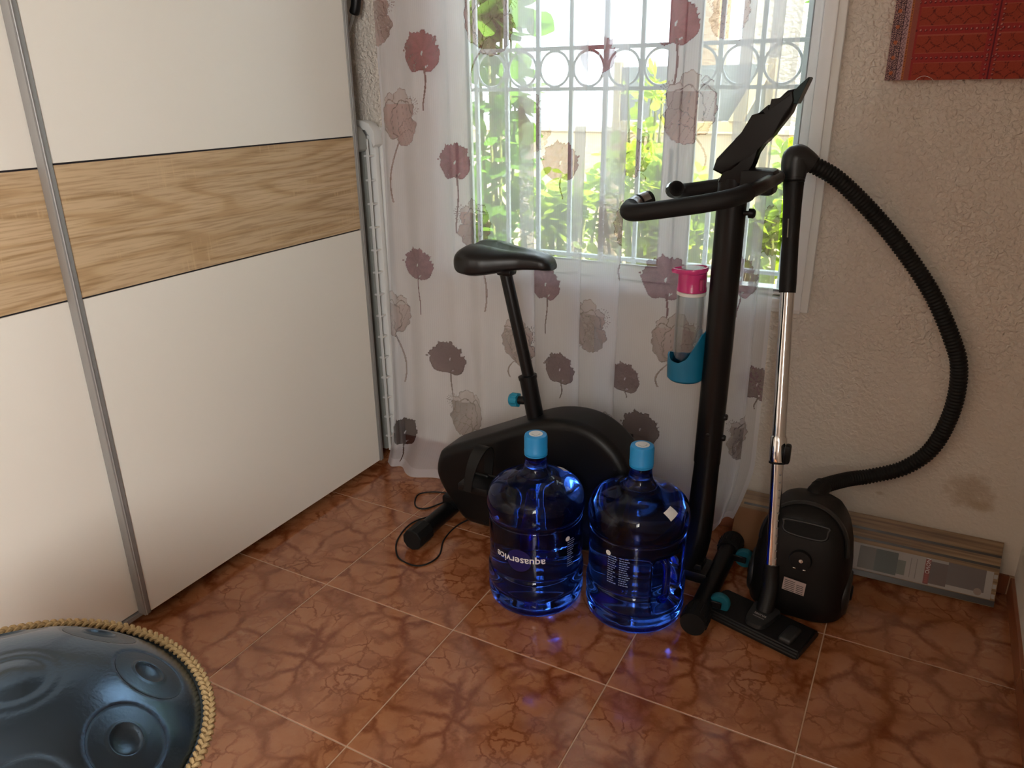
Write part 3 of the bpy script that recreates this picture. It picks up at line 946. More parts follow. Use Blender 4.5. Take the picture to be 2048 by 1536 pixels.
# cranks and pedals
def pedal(side):
    s = -1 if side == 'near' else 1
    yb = YC + s * 0.10
    ang = math.radians(176 if s < 0 else -4)
    cx, cz = 0.50, 0.24
    px, pz = cx + 0.165 * math.cos(ang), cz + 0.165 * math.sin(ang)
    arm = tube('crank_arm', [(cx, yb, cz), (px, yb + s * 0.012, pz)], 0.011, M_blackmet, bike, 10, flat=(1.1, 0.55), up=(0, 0, 1))
    lathe('crank_bolt', [(0, 0), (0.008, 0), (0.006, 0.006), (0, 0.006)], M_chrome, arm, 12, axis_mtx((px + 0.025, yb + s * 0.018, pz), (0, s, 0)))
    y0, y1 = yb + s * 0.022, yb + s * 0.105
    pd = box('pedal', (px - 0.055, min(y0, y1), pz - 0.014), (px + 0.05, max(y0, y1), pz + 0.012), M_black, bike, 0.006)
    # strap: wide rubber band arching over the pedal
    ym = (y0 + y1) / 2
    n = 22
    V, F = [], []
    w = 0.017
    for i in range(n + 1):
        t = i / n
        a = PI * (1 - t)
        yy = ym + (0.052) * math.cos(a) * (1 if s > 0 else 1)
        zz = pz + 0.128 * math.sin(a) ** 0.72
        xx = px - 0.010 + 0.020 * math.sin(a) + 0.01 * t
        ww = w * (0.75 + 0.45 * math.sin(a))
        tx = Vector((0, -math.sin(a) * 0.05, -0.128 * math.cos(a))).normalized()
        nn = Vector((0, math.cos(a), math.sin(a)))
        for dx, dn in ((-ww, 0), (ww, 0), (ww, 0.004), (-ww, 0.004)):
            V.append((xx + dx, yy + nn.y * dn, zz + nn.z * dn))
    for i in range(n):
        for k in range(4):
            l = (k + 1) % 4
            F.append((i * 4 + k, i * 4 + l, (i + 1) * 4 + l, (i + 1) * 4 + k))
    F += [(3, 2, 1, 0), (n * 4, n * 4 + 1, n * 4 + 2, n * 4 + 3)]
    st = raw('pedal_strap', V, F, M_rubber, pd, True, 40)
    box('strap_clip', (px - 0.038, y0 - 0.012 if s < 0 else y1 - 0.002, pz + 0.004), (px + 0.012, y0 - 0.002 if s < 0 else y1 + 0.010, pz + 0.018), M_black, pd, 0.003, 1)
    return pd
pedal('near'); pedal('far')
# seat tube, post, knob
d = Vector((-0.100, 0, 0.315)).normalized()
b0 = Vector((0.452, YC, 0.40)); t0 = Vector((0.4185, YC, 0.562))
slv = tube('seat_tube', [b0, b0.lerp(t0, 0.5), t0], 0.0265, M_blackmet, bike, 24, flat=(1.0, 1.0))
lathe('collar', [(0.0205, -0.004), (0.0285, -0.004), (0.0290, 0.006), (0.0205, 0.008)], M_black, slv, 28, axis_mtx(t0, (t0 - b0)))
tube('seat_post', [t0 - d * 0.05, Vector((0.343, YC, 0.895))], 0.0185, M_blackmet, bike, 24)
kb = Vector((0.436, YC, 0.487))
tube('knob_stub', [kb, kb + Vector((-0.05, 0, -0.006))], 0.013, M_blackmet, slv, 16)
V, F = [], []
prof = [(0.010, 0.0), (0.020, 0.002), (0.0205, 0.022), (0.018, 0.030), (0.0, 0.031)]
mt = axis_mtx(kb + Vector((-0.048, 0, -0.006)), (-1, 0, -0.1))
seg = 48
for r, z in prof:
    for k in range(seg):
        a = 2 * PI * k / seg
        rr = r * (1 + (0.11 * (1 if math.cos(8 * a) > 0.2 else -0.35) if 0.001 < z < 0.029 else 0))
        V.append(mt @ Vector((max(rr, 1e-4) * math.cos(a), max(rr, 1e-4) * math.sin(a), z)))
for i in range(len(prof) - 1):
    for k in range(seg):
        l = (k + 1) % seg
        F.append((i * seg + k, i * seg + l, (i + 1) * seg + l, (i + 1) * seg + k))
kn = raw('adjusting_knob', V, F, M_teal, bike, True, 30)
# saddle: lofted sections from tail to nose
def saddle():
    secs = []
    n = 30
    for i in range(n + 1):
        t = i / n
        x = 0.205 + 0.298 * t
        w = np.interp(t, [0, .04, .12, .25, .4, .55, .7, .85, .95, 1], [.034, .080, .110, .120, .106, .078, .056, .046, .040, .022])
        top = np.interp(t, [0, .05, .15, .3, .5, .7, .85, .95, 1], [.922, .948, .963, .963, .954, .950, .946, .938, .920])
        bot = np.interp(t, [0, .05, .15, .3, .45, .6, .75, .9, 1], [.902, .888, .878, .876, .884, .894, .900, .902, .902])
        secs.append((x, w, top, bot))
    V, F = [], []
    seg = 36
    for (x, w, top, bot) in secs:
        h = top - bot
        for k in range(seg):
            a = 2 * PI * k / seg
            c, s = math.cos(a), math.sin(a)
            y = w * math.copysign(abs(c) ** 0.75, c)
            if s >= 0:
                z = bot + h * 0.42 + h * 0.58 * abs(s) ** 0.7
                z -= 0.010 * math.exp(-(y / 0.018) ** 2) * min(1, (w / 0.09) ** 2)   # centre channel
            else:
                z = bot + h * 0.42 - h * 0.42 * abs(s) ** 0.5
            V.append((x, YC + y, z))
    for i in range(n):
        for k in range(seg):
            l = (k + 1) % seg
            F.append((i * seg + k, i * seg + l, (i + 1) * seg + l, (i + 1) * seg + k))
    F.append(tuple(range(seg - 1, -1, -1)))
    F.append(tuple(n * seg + k for k in range(seg)))
    return V, F
V, F = saddle()
sd = raw('saddle', V, F, mat('black_vinyl', (0.006, 0.006, 0.0065), 0.38, spec=0.45, bump=(700, 0.0002, 2)), bike, True, 60)
box('saddle_clamp', (0.325, YC - 0.022, 0.872), (0.375, YC + 0.022, 0.892), M_blackmet, bike, 0.008)
# front stabiliser with ribbed caps and transport wheels
front = tube('front_stabilizer', [(1.035, 0.30, 0.036), (1.035, 0.715, 0.036)], 0.028, M_blackmet, bike, 24)
for y0, y1, s in ((0.278, 0.345, 1), (0.672, 0.738, -1)):
    pts = [(1.035, y0 + (y1 - y0) * t, 0.0365) for t in np.linspace(0, 1, 4)]
    cpo = tube('end_cap', pts, [0.034, 0.0362, 0.0362, 0.0345], M_rubber, front, 28)
    for k in range(10):
        a = math.radians(-20 + k * 22)
        p = Vector((1.035 + 0.0362 * math.cos(a), 0, 0.0365 + 0.0362 * math.sin(a)))
        tube('cap_rib', [(p.x, y0 + 0.012, p.z), (p.x, y1 - 0.012, p.z)], 0.0018, M_rubber, cpo, 6)
M_wheel = mat('dark_teal_rubber', srgb(14, 92, 108), 0.5)
for y in (0.398, 0.650):
    wx_ = 1.078 if y < 0.5 else 1.090
    wh = lathe('transport_wheel', [(0.010, -0.011), (0.026, -0.011), (0.0285, -0.008), (0.0285, 0.008), (0.026, 0.011), (0.010, 0.011), (0.010, 0.006), (0.0, 0.006)],
               M_wheel, bike, 32, axis_mtx((wx_, y, 0.042), (0, 1, 0)))
    for dy in (-0.0165, 0.0165):
        box('wheel_bracket', (1.045, y + dy - 0.0025, 0.032), (wx_ + 0.008, y + dy + 0.0025, 0.054), M_blackmet, front, 0.002, 1)
# front post: lower curved foot, upper straight oval tube
low = catmull([(0.935, YC, 0.055), (0.952, YC, 0.085), (0.968, YC, 0.14), (0.976, YC, 0.22), (0.982, YC, 0.42)], 8)
tube('lower_post', low, [0.046] * 8 + list(np.linspace(0.045, 0.0345, len(low) - 8)), M_blackmet, bike, 28, flat=(1.0, 0.86), up=(1, 0, 0))
box('post_foot', (0.86, YC - 0.045, 0.030), (1.02, YC + 0.045, 0.068), M_blackmet, bike, 0.010)
tube('upper_post', [(0.981, YC, 0.405), (0.985, YC, 0.75), (0.985, YC, 1.175)], 0.0365, M_blackmet, bike, 28, flat=(1.0, 0.86), up=(1, 0, 0))
for z in (0.548, 0.486):
    bolt('post_bolt', (1.014, YC, z), (1, 0, 0), 0.009, 0.012, M_black, bike)
bolt('post_bolt', (0.984, YC - 0.029, 0.50), (0, -1, 0), 0.006, 0.004, M_black, bike)
# handlebar
hb = [(0.812, 0.405, 1.130), (0.790, 0.365, 1.120), (0.790, 0.318, 1.112), (0.822, 0.292, 1.114), (0.90, 0.288, 1.128), (0.985, 0.292, 1.145),
      (1.040, 0.325, 1.158), (1.068, 0.400, 1.170), (1.075, 0.470, 1.174), (1.077, YC, 1.175)]
hb = hb + [(x, 2 * YC - y, z) for x, y, z in hb[-2::-1]]
hp = catmull(hb, 10)
bar = tube('handlebar', hp, 0.0165, M_blackmet, bike, 20)
n = len(hp)
gi = int(n * 0.36)
for a, b_ in ((0, gi), (n - gi, n)):
    tube('foam_grip', hp[a:b_], 0.0205, mat('black_foam', (0.006, 0.006, 0.006), 0.6, spec=0.3, bump=(1500, 0.0003, 2)), bar, 20)
M_sens = mat('satin_sensor', (0.35, 0.35, 0.36), 0.25, 0.9)
for sl in (slice(2, 15), slice(n - 15, n - 2)):
    pts = hp[sl]
    # half-round pulse plate on the upper side of the grip
    V, F = [], []
    T = np.gradient(pts, axis=0); T /= np.linalg.norm(T, axis=1)[:, None]
    m_ = 9
    for i, p in enumerate(pts):
        upv = np.array((0, 0, 1.0)); upv -= (upv @ T[i]) * T[i]; upv /= np.linalg.norm(upv)
        sv = np.cross(T[i], upv)
        for k in range(m_):
            a = math.radians(-75 + 150 * k / (m_ - 1))
            V.append(p + 0.0216 * (math.cos(a) * upv + math.sin(a) * sv))
    for i in range(len(pts) - 1):
        for k in range(m_ - 1):
            if i in (5, 6):
                continue
            F.append((i * m_ + k, i * m_ + k + 1, (i + 1) * m_ + k + 1, (i + 1) * m_ + k))
    raw('pulse_sensor', V, F, M_sens, bar, True)
box('bar_clamp', (1.005, YC - 0.035, 1.140), (1.085, YC + 0.035, 1.200), M_black, bike, 0.010)
for z in (1.185, 1.095):
    kn2 = lathe('clamp_knob', [(0, 0), (0.006, 0), (0.006, 0.012), (0.012, 0.013), (0.012, 0.024), (0.008, 0.028), (0, 0.028)], M_black, bike, 12, axis_mtx((1.018, YC - 0.01, z), (1, 0, 0)))
# console
mast = prism('console_mast', [(0.952, 1.165), (1.018, 1.165), (1.024, 1.215), (1.055, 1.262), (1.020, 1.275), (0.972, 1.215)], YC - 0.03, YC + 0.03, M_black, bike, 0.008, 2)
cp = [(0.938, 1.195), (0.945, 1.222), (1.000, 1.283), (1.030, 1.314), (1.040, 1.332), (1.052, 1.343), (1.066, 1.344), (1.078, 1.358), (1.092, 1.374), (1.106, 1.377),
      (1.112, 1.352), (1.104, 1.325), (1.070, 1.276), (1.028, 1.232), (0.985, 1.193), (0.960, 1.185)]
con = prism('console', cp, YC - 0.032, YC + 0.032, M_black, bike, 0.012, 3)
fin = prism('tablet_ledge', [(1.098, 1.365), (1.110, 1.374), (1.118, 1.386), (1.134, 1.401), (1.136, 1.398), (1.126, 1.372), (1.116, 1.345), (1.108, 1.345)], YC - 0.028, YC + 0.028,
            mat('smoked_teal_plastic', (0.008, 0.028, 0.032), 0.4, spec=0.3), con, 0.0015, 1)
prism('battery_cover', [(1.016, 1.232), (1.06, 1.262), (1.068, 1.275), (1.055, 1.268), (1.012, 1.240)], YC - 0.026, YC + 0.02, M_alu, con, 0.001, 1)
scn = [(0.985, 1.2655), (1.022, 1.304)]
V = [(scn[0][0] - 0.0012, YC - 0.024, scn[0][1] + 0.0012), (scn[0][0] - 0.0012, YC + 0.024, scn[0][1] + 0.0012), (scn[1][0] - 0.0012, YC + 0.024, scn[1][1] + 0.0012), (scn[1][0] - 0.0012, YC - 0.024, scn[1][1] + 0.0012)]
raw('screen', V, [(0, 1, 2, 3)], mat('lcd_grey', (0.12, 0.14, 0.12), 0.2), con)
# bottle cage: cup with a sweeping rim that rises to the post
BX, BY = 0.902, YC
def cup():
    n, R0, th = 64, 0.0490, 0.0028
    z0 = 0.640
    V, F = [], []
    def rim(a):
        # a=0 faces the post (+x)
        t = abs(((a + PI) % (2 * PI)) - PI) / PI
        return np.interp(t, [0, .16, .3, .42, .55, .75, 1.0], [.785, .778, .745, .712, .698, .700, .712])
    for k in range(n):
        a = 2 * PI * k / n
        zt = rim(a)
        c, s = math.cos(a), math.sin(a)
        for r, z in ((R0 - 0.006, z0), (R0, z0 + 0.006), (R0 + 0.001, (z0 + zt) / 2), (R0 + 0.0015, zt - 0.001), (R0, zt), (R0 - th, zt - 0.001), (R0 - th, (z0 + zt) / 2), (R0 - th, z0 + 0.004)):
            V.append((BX + r * c, BY + r * s, z))
    m_ = 8
    for k in range(n):
        l = (k + 1) % n
        for j in range(m_ - 1):
            F.append((k * m_ + j, l * m_ + j, l * m_ + j + 1, k * m_ + j + 1))
    F.append(tuple(k * m_ for k in range(n - 1, -1, -1)))
    F.append(tuple(k * m_ + 7 for k in range(n)))
    return V, F
V, F = cup()
cage = raw('bottle_holder', V, F, mat('teal_holder', srgb(8, 104, 140), 0.38), bike, True, 40)
cage['label'] = 'teal plastic cup holder'

# water bottle in the holder
wb = thing('water_bottle', 'clear water bottle with a pink flip lid in the bike cup holder', 'bottle', (BX, BY, 0.6445))
def clear_mat(name, col, alpha, rough=0.04):
    m = bpy.data.materials.new(name)
    m.use_nodes = True
    nt = m.node_tree
    nt.nodes.remove(nt.nodes['Principled BSDF'])
    out = nt.nodes['Material Output']
    tr = nt.nodes.new('ShaderNodeBsdfTransparent'); tr.inputs['Color'].default_value = (*col, 1)
    gl = nt.nodes.new('ShaderNodeBsdfGlossy'); gl.inputs['Roughness'].default_value = rough
    lw = nt.nodes.new('ShaderNodeLayerWeight'); lw.inputs['Blend'].default_value = alpha
    mx = nt.nodes.new('ShaderNodeMixShader')
    nt.links.new(lw.outputs['Facing'], mx.inputs[0]); nt.links.new(tr.outputs[0], mx.inputs[1]); nt.links.new(gl.outputs[0], mx.inputs[2])
    nt.links.new(mx.outputs[0], out.inputs['Surface'])
    return m
M_clear = clear_mat('clear_tritan', (0.90, 0.92, 0.93), 0.25)
M_pink = mat('pink_plastic', srgb(236, 70, 150), 0.22, **{'Transmission Weight': 0.45})
M_pinkc = clear_mat('pink_clear', (0.85, 0.30, 0.52), 0.2)
wm = Matrix.Translation((BX, BY, 0))
lathe('bottle_body', [(0.0, 0.6465), (0.033, 0.6465), (0.0365, 0.650), (0.0372, 0.66), (0.0372, 0.868), (0.0365, 0.876), (0.035, 0.880), (0.033, 0.880), (0.0345, 0.868),
                      (0.0350, 0.66), (0.033, 0.653), (0.0, 0.653)], M_clear, wb, 48, wm)
lathe('neck_ring', [(0.0360, 0.876), (0.0380, 0.877), (0.0380, 0.885), (0.0345, 0.886), (0.0345, 0.876)], M_white, wb, 48, wm)
lathe('screw_collar', [(0.0345, 0.886), (0.0385, 0.887), (0.0382, 0.894), (0.0372, 0.8955), (0.0378, 0.899), (0.0368, 0.9005), (0.0374, 0.904), (0.0366, 0.906), (0.0372, 0.915),
                       (0.0365, 0.935), (0.0345, 0.935), (0.0345, 0.886)], M_pink, wb, 48, wm)
# slanted flip lid with a spout lip towards the left
V, F = [], []
n = 48
for r_, dz in ((1.0, 0.0), (1.03, 0.006), (1.0, 0.011), (0.90, 0.0115), (0.86, 0.008), (0.0, 0.008)):
    for k in range(n):
        a = 2 * PI * k / n
        rr = 0.0385 * max(r_, 0.002)
        x = rr * math.cos(a); y = rr * math.sin(a)
        if x < 0:
            x *= 1 + 0.45 * (-math.cos(a)) ** 6
        V.append((BX + x, BY + y, 0.936 + dz + 0.10 * x))
for i in range(5):
    for k in range(n):
        l = (k + 1) % n
        F.append((i * n + k, i * n + l, (i + 1) * n + l, (i + 1) * n + k))
lid = raw('flip_lid', V, F, M_pink, wb, True, 50)
lathe('lid_window', [(0.0, 0.0), (0.030, 0.0), (0.030, 0.002), (0.0, 0.002)], M_clear, lid, 32, Matrix.Translation((BX, BY, 0.9455)))
box('lid_latch', (BX + 0.026, BY - 0.030, 0.892), (BX + 0.037, BY - 0.018, 0.925), mat('dark_pink_plastic', srgb(150, 50, 90), 0.3), wb, 0.003, 1)

# ------------------------------------------------------------------ power cord on the floor
cd = [(0.16, 0.60, 0.05), (0.10, 0.635, 0.010), (0.039, 0.632, 0.0035), (-0.026, 0.612, 0.0035), (-0.062, 0.575, 0.0035), (-0.046, 0.526, 0.0035), (-0.015, 0.494, 0.0035), (0.020, 0.502, 0.0035),
      (0.05, 0.565, 0.0035), (0.085, 0.62, 0.004), (0.17, 0.60, 0.02)]
c1 = catmull(cd, 14)
cd2 = [(0.17, 0.56, 0.02), (0.118, 0.528, 0.0035), (0.076, 0.482, 0.0035), (0.037, 0.423, 0.0035), (0.03, 0.366, 0.0035), (0.05, 0.29, 0.0035), (0.081, 0.24, 0.0035), (0.122, 0.205, 0.0035),
       (0.185, 0.198, 0.0035), (0.216, 0.229, 0.0035), (0.219, 0.285, 0.0035), (0.184, 0.365, 0.0035), (0.178, 0.46, 0.0035), (0.22, 0.52, 0.02)]
c2 = catmull(cd2, 14)
co = tube('power_cord', np.vstack([c1, catmull([c1[-1], (0.19, 0.585, 0.03), c2[0]], 6), c2]), 0.0026, M_rubber, None, 8)
tag(co, 'thin black cord looped on the floor around the bike rear foot', 'cord')

# ------------------------------------------------------------------ two blue water jugs
def jug_mat():
    m = mat('blue_polycarbonate', (0.030, 0.125, 0.80), 0.04, spec=0.5, **{'Transmission Weight': 1.0, 'IOR': 1.33})
    return m
M_jug = jug_mat()
M_cap = mat('light_blue_cap', srgb(30, 140, 205), 0.42, **{'Subsurface Weight': 0.0})
M_logo_blue = mat('deep_blue_print', (0.004, 0.004, 0.085), 0.4)
JP = [(0.0, 0.012), (0.085, 0.010), (0.105, 0.002), (0.122, 0.0), (0.132, 0.010), (0.1365, 0.026), (0.1375, 0.045), (0.134, 0.055), (0.1335, 0.060), (0.137, 0.070), (0.1380, 0.095),
      (0.1365, 0.112), (0.1325, 0.120), (0.1318, 0.127), (0.1328, 0.140), (0.1325, 0.200), (0.1328, 0.262), (0.1312, 0.272), (0.1315, 0.278), (0.1365, 0.288), (0.1385, 0.303),
      (0.1375, 0.320), (0.1335, 0.336), (0.126, 0.350), (0.113, 0.362), (0.096, 0.3715), (0.076, 0.379), (0.058, 0.386), (0.045, 0.395), (0.036, 0.407), (0.0315, 0.422), (0.0295, 0.440), (0.0292, 0.470), (0.0, 0.470)]
def jug_surface(z):
    zs = [p[1] for p in JP[3:-1]]; rs = [p[0] for p in JP[3:-1]]
    return float(np.interp(z, zs, rs))
def make_jug(name, label, loc, handle_ang, print_ang, front):
    t = thing(name, label, 'water jug', loc, 'blue water cooler jugs', local=True)
    # smooth profile
    pr_ = catmull([(r, z, 0) for r, z in JP], 4)[:, :2]
    seg = 96
    V, F = [], []
    hw, hz0, hz1 = math.radians(24), 0.075, 0.225
    for r, z in pr_:
        r = max(r, 1e-4)
        for k in range(seg):
            a = 2 * PI * k / seg
            da = (a - handle_ang + PI) % (2 * PI) - PI
            dent = 0.0
            if 0.06 < z < 0.24 and r > 0.09:
                dent = 0.040 * float(smooth01(hw - abs(da), 0, 0.14)) * float(smooth01(z, hz0 - 0.012, hz0 + 0.012)) * float(1 - smooth01(z, hz1 - 0.012, hz1 + 0.012))
            V.append(((r - dent) * math.cos(a), (r - dent) * math.sin(a), z))
    n = len(pr_)
    for i in range(n - 1):
        for k in range(seg):
            l = (k + 1) % seg
            F.append((i * seg + k, i * seg + l, (i + 1) * seg + l, (i + 1) * seg + k))
    F.append(tuple(range(seg - 1, -1, -1))); F.append(tuple((n - 1) * seg + k for k in range(seg)))
    body = raw('jug_body', V, F, M_jug, t, True, 60)
    # moulded grip bar bridging the dent
    ca, sa = math.cos(handle_ang), math.sin(handle_ang)
    hp_ = catmull([(0.100 * ca, 0.100 * sa, 0.082), (0.118 * ca, 0.118 * sa, 0.100), (0.121 * ca, 0.121 * sa, 0.150), (0.118 * ca, 0.118 * sa, 0.200), (0.100 * ca, 0.100 * sa, 0.218)], 6)
    tube('grip_bar', hp_, 0.0105, M_jug, body, 14)
    cp_ = [(0.0, 0.4705), (0.0300, 0.4705), (0.0300, 0.454), (0.0322, 0.4535), (0.0325, 0.462), (0.0318, 0.463), (0.0320, 0.500), (0.0300, 0.507), (0.026, 0.5085), (0.0, 0.5085)]
    c = lathe('cap', cp_, M_cap, t, 48)
    for k in range(48):
        pass
    lathe('cap_sticker', [(0.0, 0.5087), (0.019, 0.5087), (0.019, 0.5091), (0.0, 0.5091)], M_print_white, c, 32)
    M_si = mat('sticker_ink', (0.22, 0.24, 0.26), 0.6)
    for q in range(9):
        aq = -2.4 + q * 0.34
        raw('sticker_mark', [(rq * math.cos(aq + dq), rq * math.sin(aq + dq), 0.50925) for rq, dq in ((0.0095, -0.10), (0.0130, -0.08), (0.0130, 0.08), (0.0095, 0.10))], [(0, 1, 2, 3)], M_si, c)
    ring = lathe('tamper_ring', [(0.0300, 0.448), (0.0318, 0.448), (0.0318, 0.4525), (0.0300, 0.4525)], M_cap, c, 48)
    def wrap(ang, zc, off=0.0012, flip=True):
        def fn(x, y):
            if flip:
                x, y = -x, -y
            z = zc + y
            r = jug_surface(z) + off
            a = ang + x / 0.133
            return (r * math.cos(a), r * math.sin(a), z)
        return fn
    M_faint = mat('faint_blue_print', (0.22, 0.30, 0.55), 0.5)
    if front is not None:
        # round blue emblem behind the lettering
        w = wrap(front, 0.186, 0.0006)
        V2, F2 = [(*w(0, 0),)], []
        for rr in (0.012, 0.024, 0.036):
            for k in range(32):
                a = 2 * PI * k / 32
                V2.append(w(rr * math.cos(a), rr * 0.95 * math.sin(a)))
        for k in range(32):
            l = (k + 1) % 32
            F2.append((0, 1 + k, 1 + l))
            for q in (0, 1):
                F2.append((1 + q * 32 + k, 1 + (q + 1) * 32 + k, 1 + (q + 1) * 32 + l, 1 + q * 32 + l))
        raw('round_emblem', V2, F2, M_logo_blue, body, True)
        text_mesh('logo_lettering', 'aquaservice', 0.0315, wrap(front, 0.186), M_print_white, body, bold=0.0004)
    # smiley dot and small print column
    w = wrap(print_ang, 0.0, 0.001)
    wz = wrap(print_ang + 0.12, 0.242)
    V2, F2 = [wz(0, 0)], []
    for k in range(20):
        a = 2 * PI * k / 20
        V2.append(wz(0.0075 * math.cos(a), 0.0075 * math.sin(a)))
        F2.append((0, 1 + k, 1 + (k + 1) % 20))
    raw('round_mark', V2, F2, M_print_white, body)
    for col_, x0 in enumerate((0.028, 0.062)):
        if front is not None and col_ == 1:
            continue
        rows = 13
        Vv, Ff = [], []
        rg = random.Random(col_ + 5)
        for q in range(rows):
            zc = 0.236 - q * 0.0068
            wq = wrap(print_ang, zc)
            ln = 0.026 * rg.uniform(0.55, 1.0)
            x = x0 - 0.013
            while x < x0 - 0.013 + ln:
                d_ = rg.uniform(0.003, 0.008)
                b_ = len(Vv)
                Vv += [wq(-x, -0.0012), wq(-(x + d_), -0.0012), wq(-(x + d_), 0.0012), wq(-x, 0.0012)]
                Ff.append((b_, b_ + 1, b_ + 2, b_ + 3))
                x += d_ + 0.0014
        o = raw('small_print', Vv, Ff, M_faint, body)
        o['kind'] = 'stuff'
    return t
J1 = make_jug('water_jug', 'blue water jug with upside-down white lettering, left of the two', (0.572, 0.265, 0), math.radians(120), math.radians(-30), math.radians(-84))
J2 = make_jug('water_jug', 'blue water jug with white shoulder sticker next to the bike front foot', (0.852, 0.331, 0), math.radians(-30), math.radians(-112), None)
# blank white stickers on the shoulders
def shoulder_sticker(parent, ang, zc, w, h, rot):
    V, F = [], []
    N = 8
    for i in range(N + 1):
        for j in range(N + 1):
            u, v = (i / N - 0.5) * w, (j / N - 0.5) * h
            x = u * math.cos(rot) - v * math.sin(rot); y = u * math.sin(rot) + v * math.cos(rot)
            # walk along the meridian by arc length
            zs = np.linspace(0.30, 0.40, 400); rs = np.array([jug_surface(z) for z in zs])
            s = np.r_[0, np.cumsum(np.hypot(np.diff(zs), np.diff(rs)))]
            s0 = np.interp(zc, zs, s)
            z = float(np.interp(s0 + y, s, zs)); r = jug_surface(z)
            a = ang + x / max(r, 0.05)
            V.append(((r + 0.0012) * math.cos(a), (r + 0.0012) * math.sin(a), z + 0.0010))
    for i in range(N):
        for j in range(N):
            F.append((i * (N + 1) + j, (i + 1) * (N + 1) + j, (i + 1) * (N + 1) + j + 1, i * (N + 1) + j + 1))
    return raw('white_sticker', V, F, M_print_white, parent, True)
shoulder_sticker(J2, math.radians(-28), 0.358, 0.034, 0.028, math.radians(20))
shoulder_sticker(J1, math.radians(62), 0.372, 0.030, 0.020, math.radians(0))

# ------------------------------------------------------------------ vacuum cleaner
vc = thing('vacuum_cleaner', 'black canister vacuum stood on end with chrome wand and ribbed hose', 'vacuum cleaner', (1.255, 0.60, 0))
M_vac = mat('matt_black_abs', (0.0055, 0.005, 0.005), 0.5, spec=0.3, bump=(900, 0.0002, 2))
M_vac2 = mat('dark_grey_abs', (0.016, 0.017, 0.018), 0.38)
def vac_body():
    zs = [0.004, 0.012, 0.05, 0.10, 0.145, 0.19, 0.225, 0.25, 0.27, 0.288, 0.302, 0.313, 0.321, 0.324]
    hw = np.interp(zs, [0, .012, .05, .145, .20, .25, .27, .288, .302, .313, .321, .324], [.120, .130, .133, .127, .120, .107, .097, .083, .066, .048, .026, .004])
    yf = np.interp(zs, [0, .012, .05, .20, .29, .31, .324], [.485, .473, .467, .482, .508, .53, .57])
    yb = np.interp(zs, [0, .012, .05, .20, .29, .31, .324], [.715, .725, .730, .725, .70, .67, .60])
    V, F = [], []
    seg = 48
    for z, w, a0, a1 in zip(zs, hw, yf, yb):
        cy, hd = (a0 + a1) / 2, (a1 - a0) / 2
        for k in range(seg):
            a = 2 * PI * k / seg
            c, s = math.cos(a), math.sin(a)
            V.append((1.258 + w * math.copysign(abs(c) ** 0.55, c), cy + hd * math.copysign(abs(s) ** 0.62, s), z))
    n = len(zs)
    for i in range(n - 1):
        for k in range(seg):
            l = (k + 1) % seg
            F.append((i * seg + k, i * seg + l, (i + 1) * seg + l, (i + 1) * seg + k))
    F.append(tuple(range(seg - 1, -1, -1))); F.append(tuple((n - 1) * seg + k for k in range(seg)))
    return V, F
V, F = vac_body()
vb = raw('canister', V, F, M_vac, vc, True, 50)
# grey bumper band following the top arch
arch = []
for k in range(33):
    a = PI * k / 32
    arch.append((1.258 + 0.113 * math.cos(a) * (1 - 0.04 * math.sin(a)), 0.535 + 0.03 * math.sin(a), 0.200 + 0.119 * math.sin(a) ** 0.85))
tube('bumper_band', arch, 0.006, M_vac2, vb, 12, flat=(2.2, 1.0), up=(0, 1, 0))
# carry handle pocket
pk = [(-0.050, 0.018), (0.050, 0.018), (0.056, 0.006), (0.052, -0.018), (0.02, -0.024), (-0.03, -0.022), (-0.054, -0.014), (-0.056, 0.006)]
pkc = catmull([(x, z, 0) for x, z in pk], 5, True)
tube('pocket_rim', [(1.262 + x, 0.4985 + 0.25 * z, 0.275 + z * 0.9) for x, z, _ in pkc], 0.0035, M_vac2, vb, 8, closed=True)
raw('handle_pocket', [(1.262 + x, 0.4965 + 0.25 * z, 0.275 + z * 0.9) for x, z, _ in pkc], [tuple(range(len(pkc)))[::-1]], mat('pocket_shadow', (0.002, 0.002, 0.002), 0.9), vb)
# swivel castor boss, screw, clip
lathe('castor_boss', [(0, 0), (0.030, 0), (0.027, 0.008), (0.012, 0.010), (0, 0.010)], M_vac, vb, 32, axis_mtx((1.262, 0.479, 0.190), (0, -1, 0.1)))
lathe('screw', [(0, 0), (0.0055, 0), (0.0055, 0.002), (0.0035, 0.0022), (0, 0.001)], M_chrome, vb, 16, axis_mtx((1.264, 0.4695, 0.193), (0, -1, 0.1)))
for x in (1.250, 1.275):
    box('clip', (x - 0.0045, 0.468, 0.166), (x + 0.0045, 0.474, 0.1695), M_chrome, vb, 0.001, 1)
rl = raw('rating_label', [(1.226, 0.4645, 0.096), (1.284, 0.4645, 0.090), (1.286, 0.4675, 0.128), (1.228, 0.4675, 0.134)], [(0, 1, 2, 3)], mat('label_paper', (0.42, 0.33, 0.31), 0.6), vb)
rl['label'] = 'pale printed rating label'
Vv, Ff = [], []
for q in range(6):
    for (x0, x1) in ((0.003, 0.030), (0.034, 0.052)):
        if q == 0 and x0 > 0.03: continue
        z = 0.128 - q * 0.0055
        b_ = len(Vv)
        Vv += [(1.228 + x_, 0.4636 + 0.079 * (z_ - 0.096), z_ - x_ * 0.1) for x_, z_ in ((x0, z), (x1, z), (x1, z - 0.0018), (x0, z - 0.0018))]
        Ff.append((b_ + 3, b_ + 2, b_ + 1, b_))
o = raw('label_text_lines', Vv, Ff, M_print_dark, rl); o['kind'] = 'stuff'
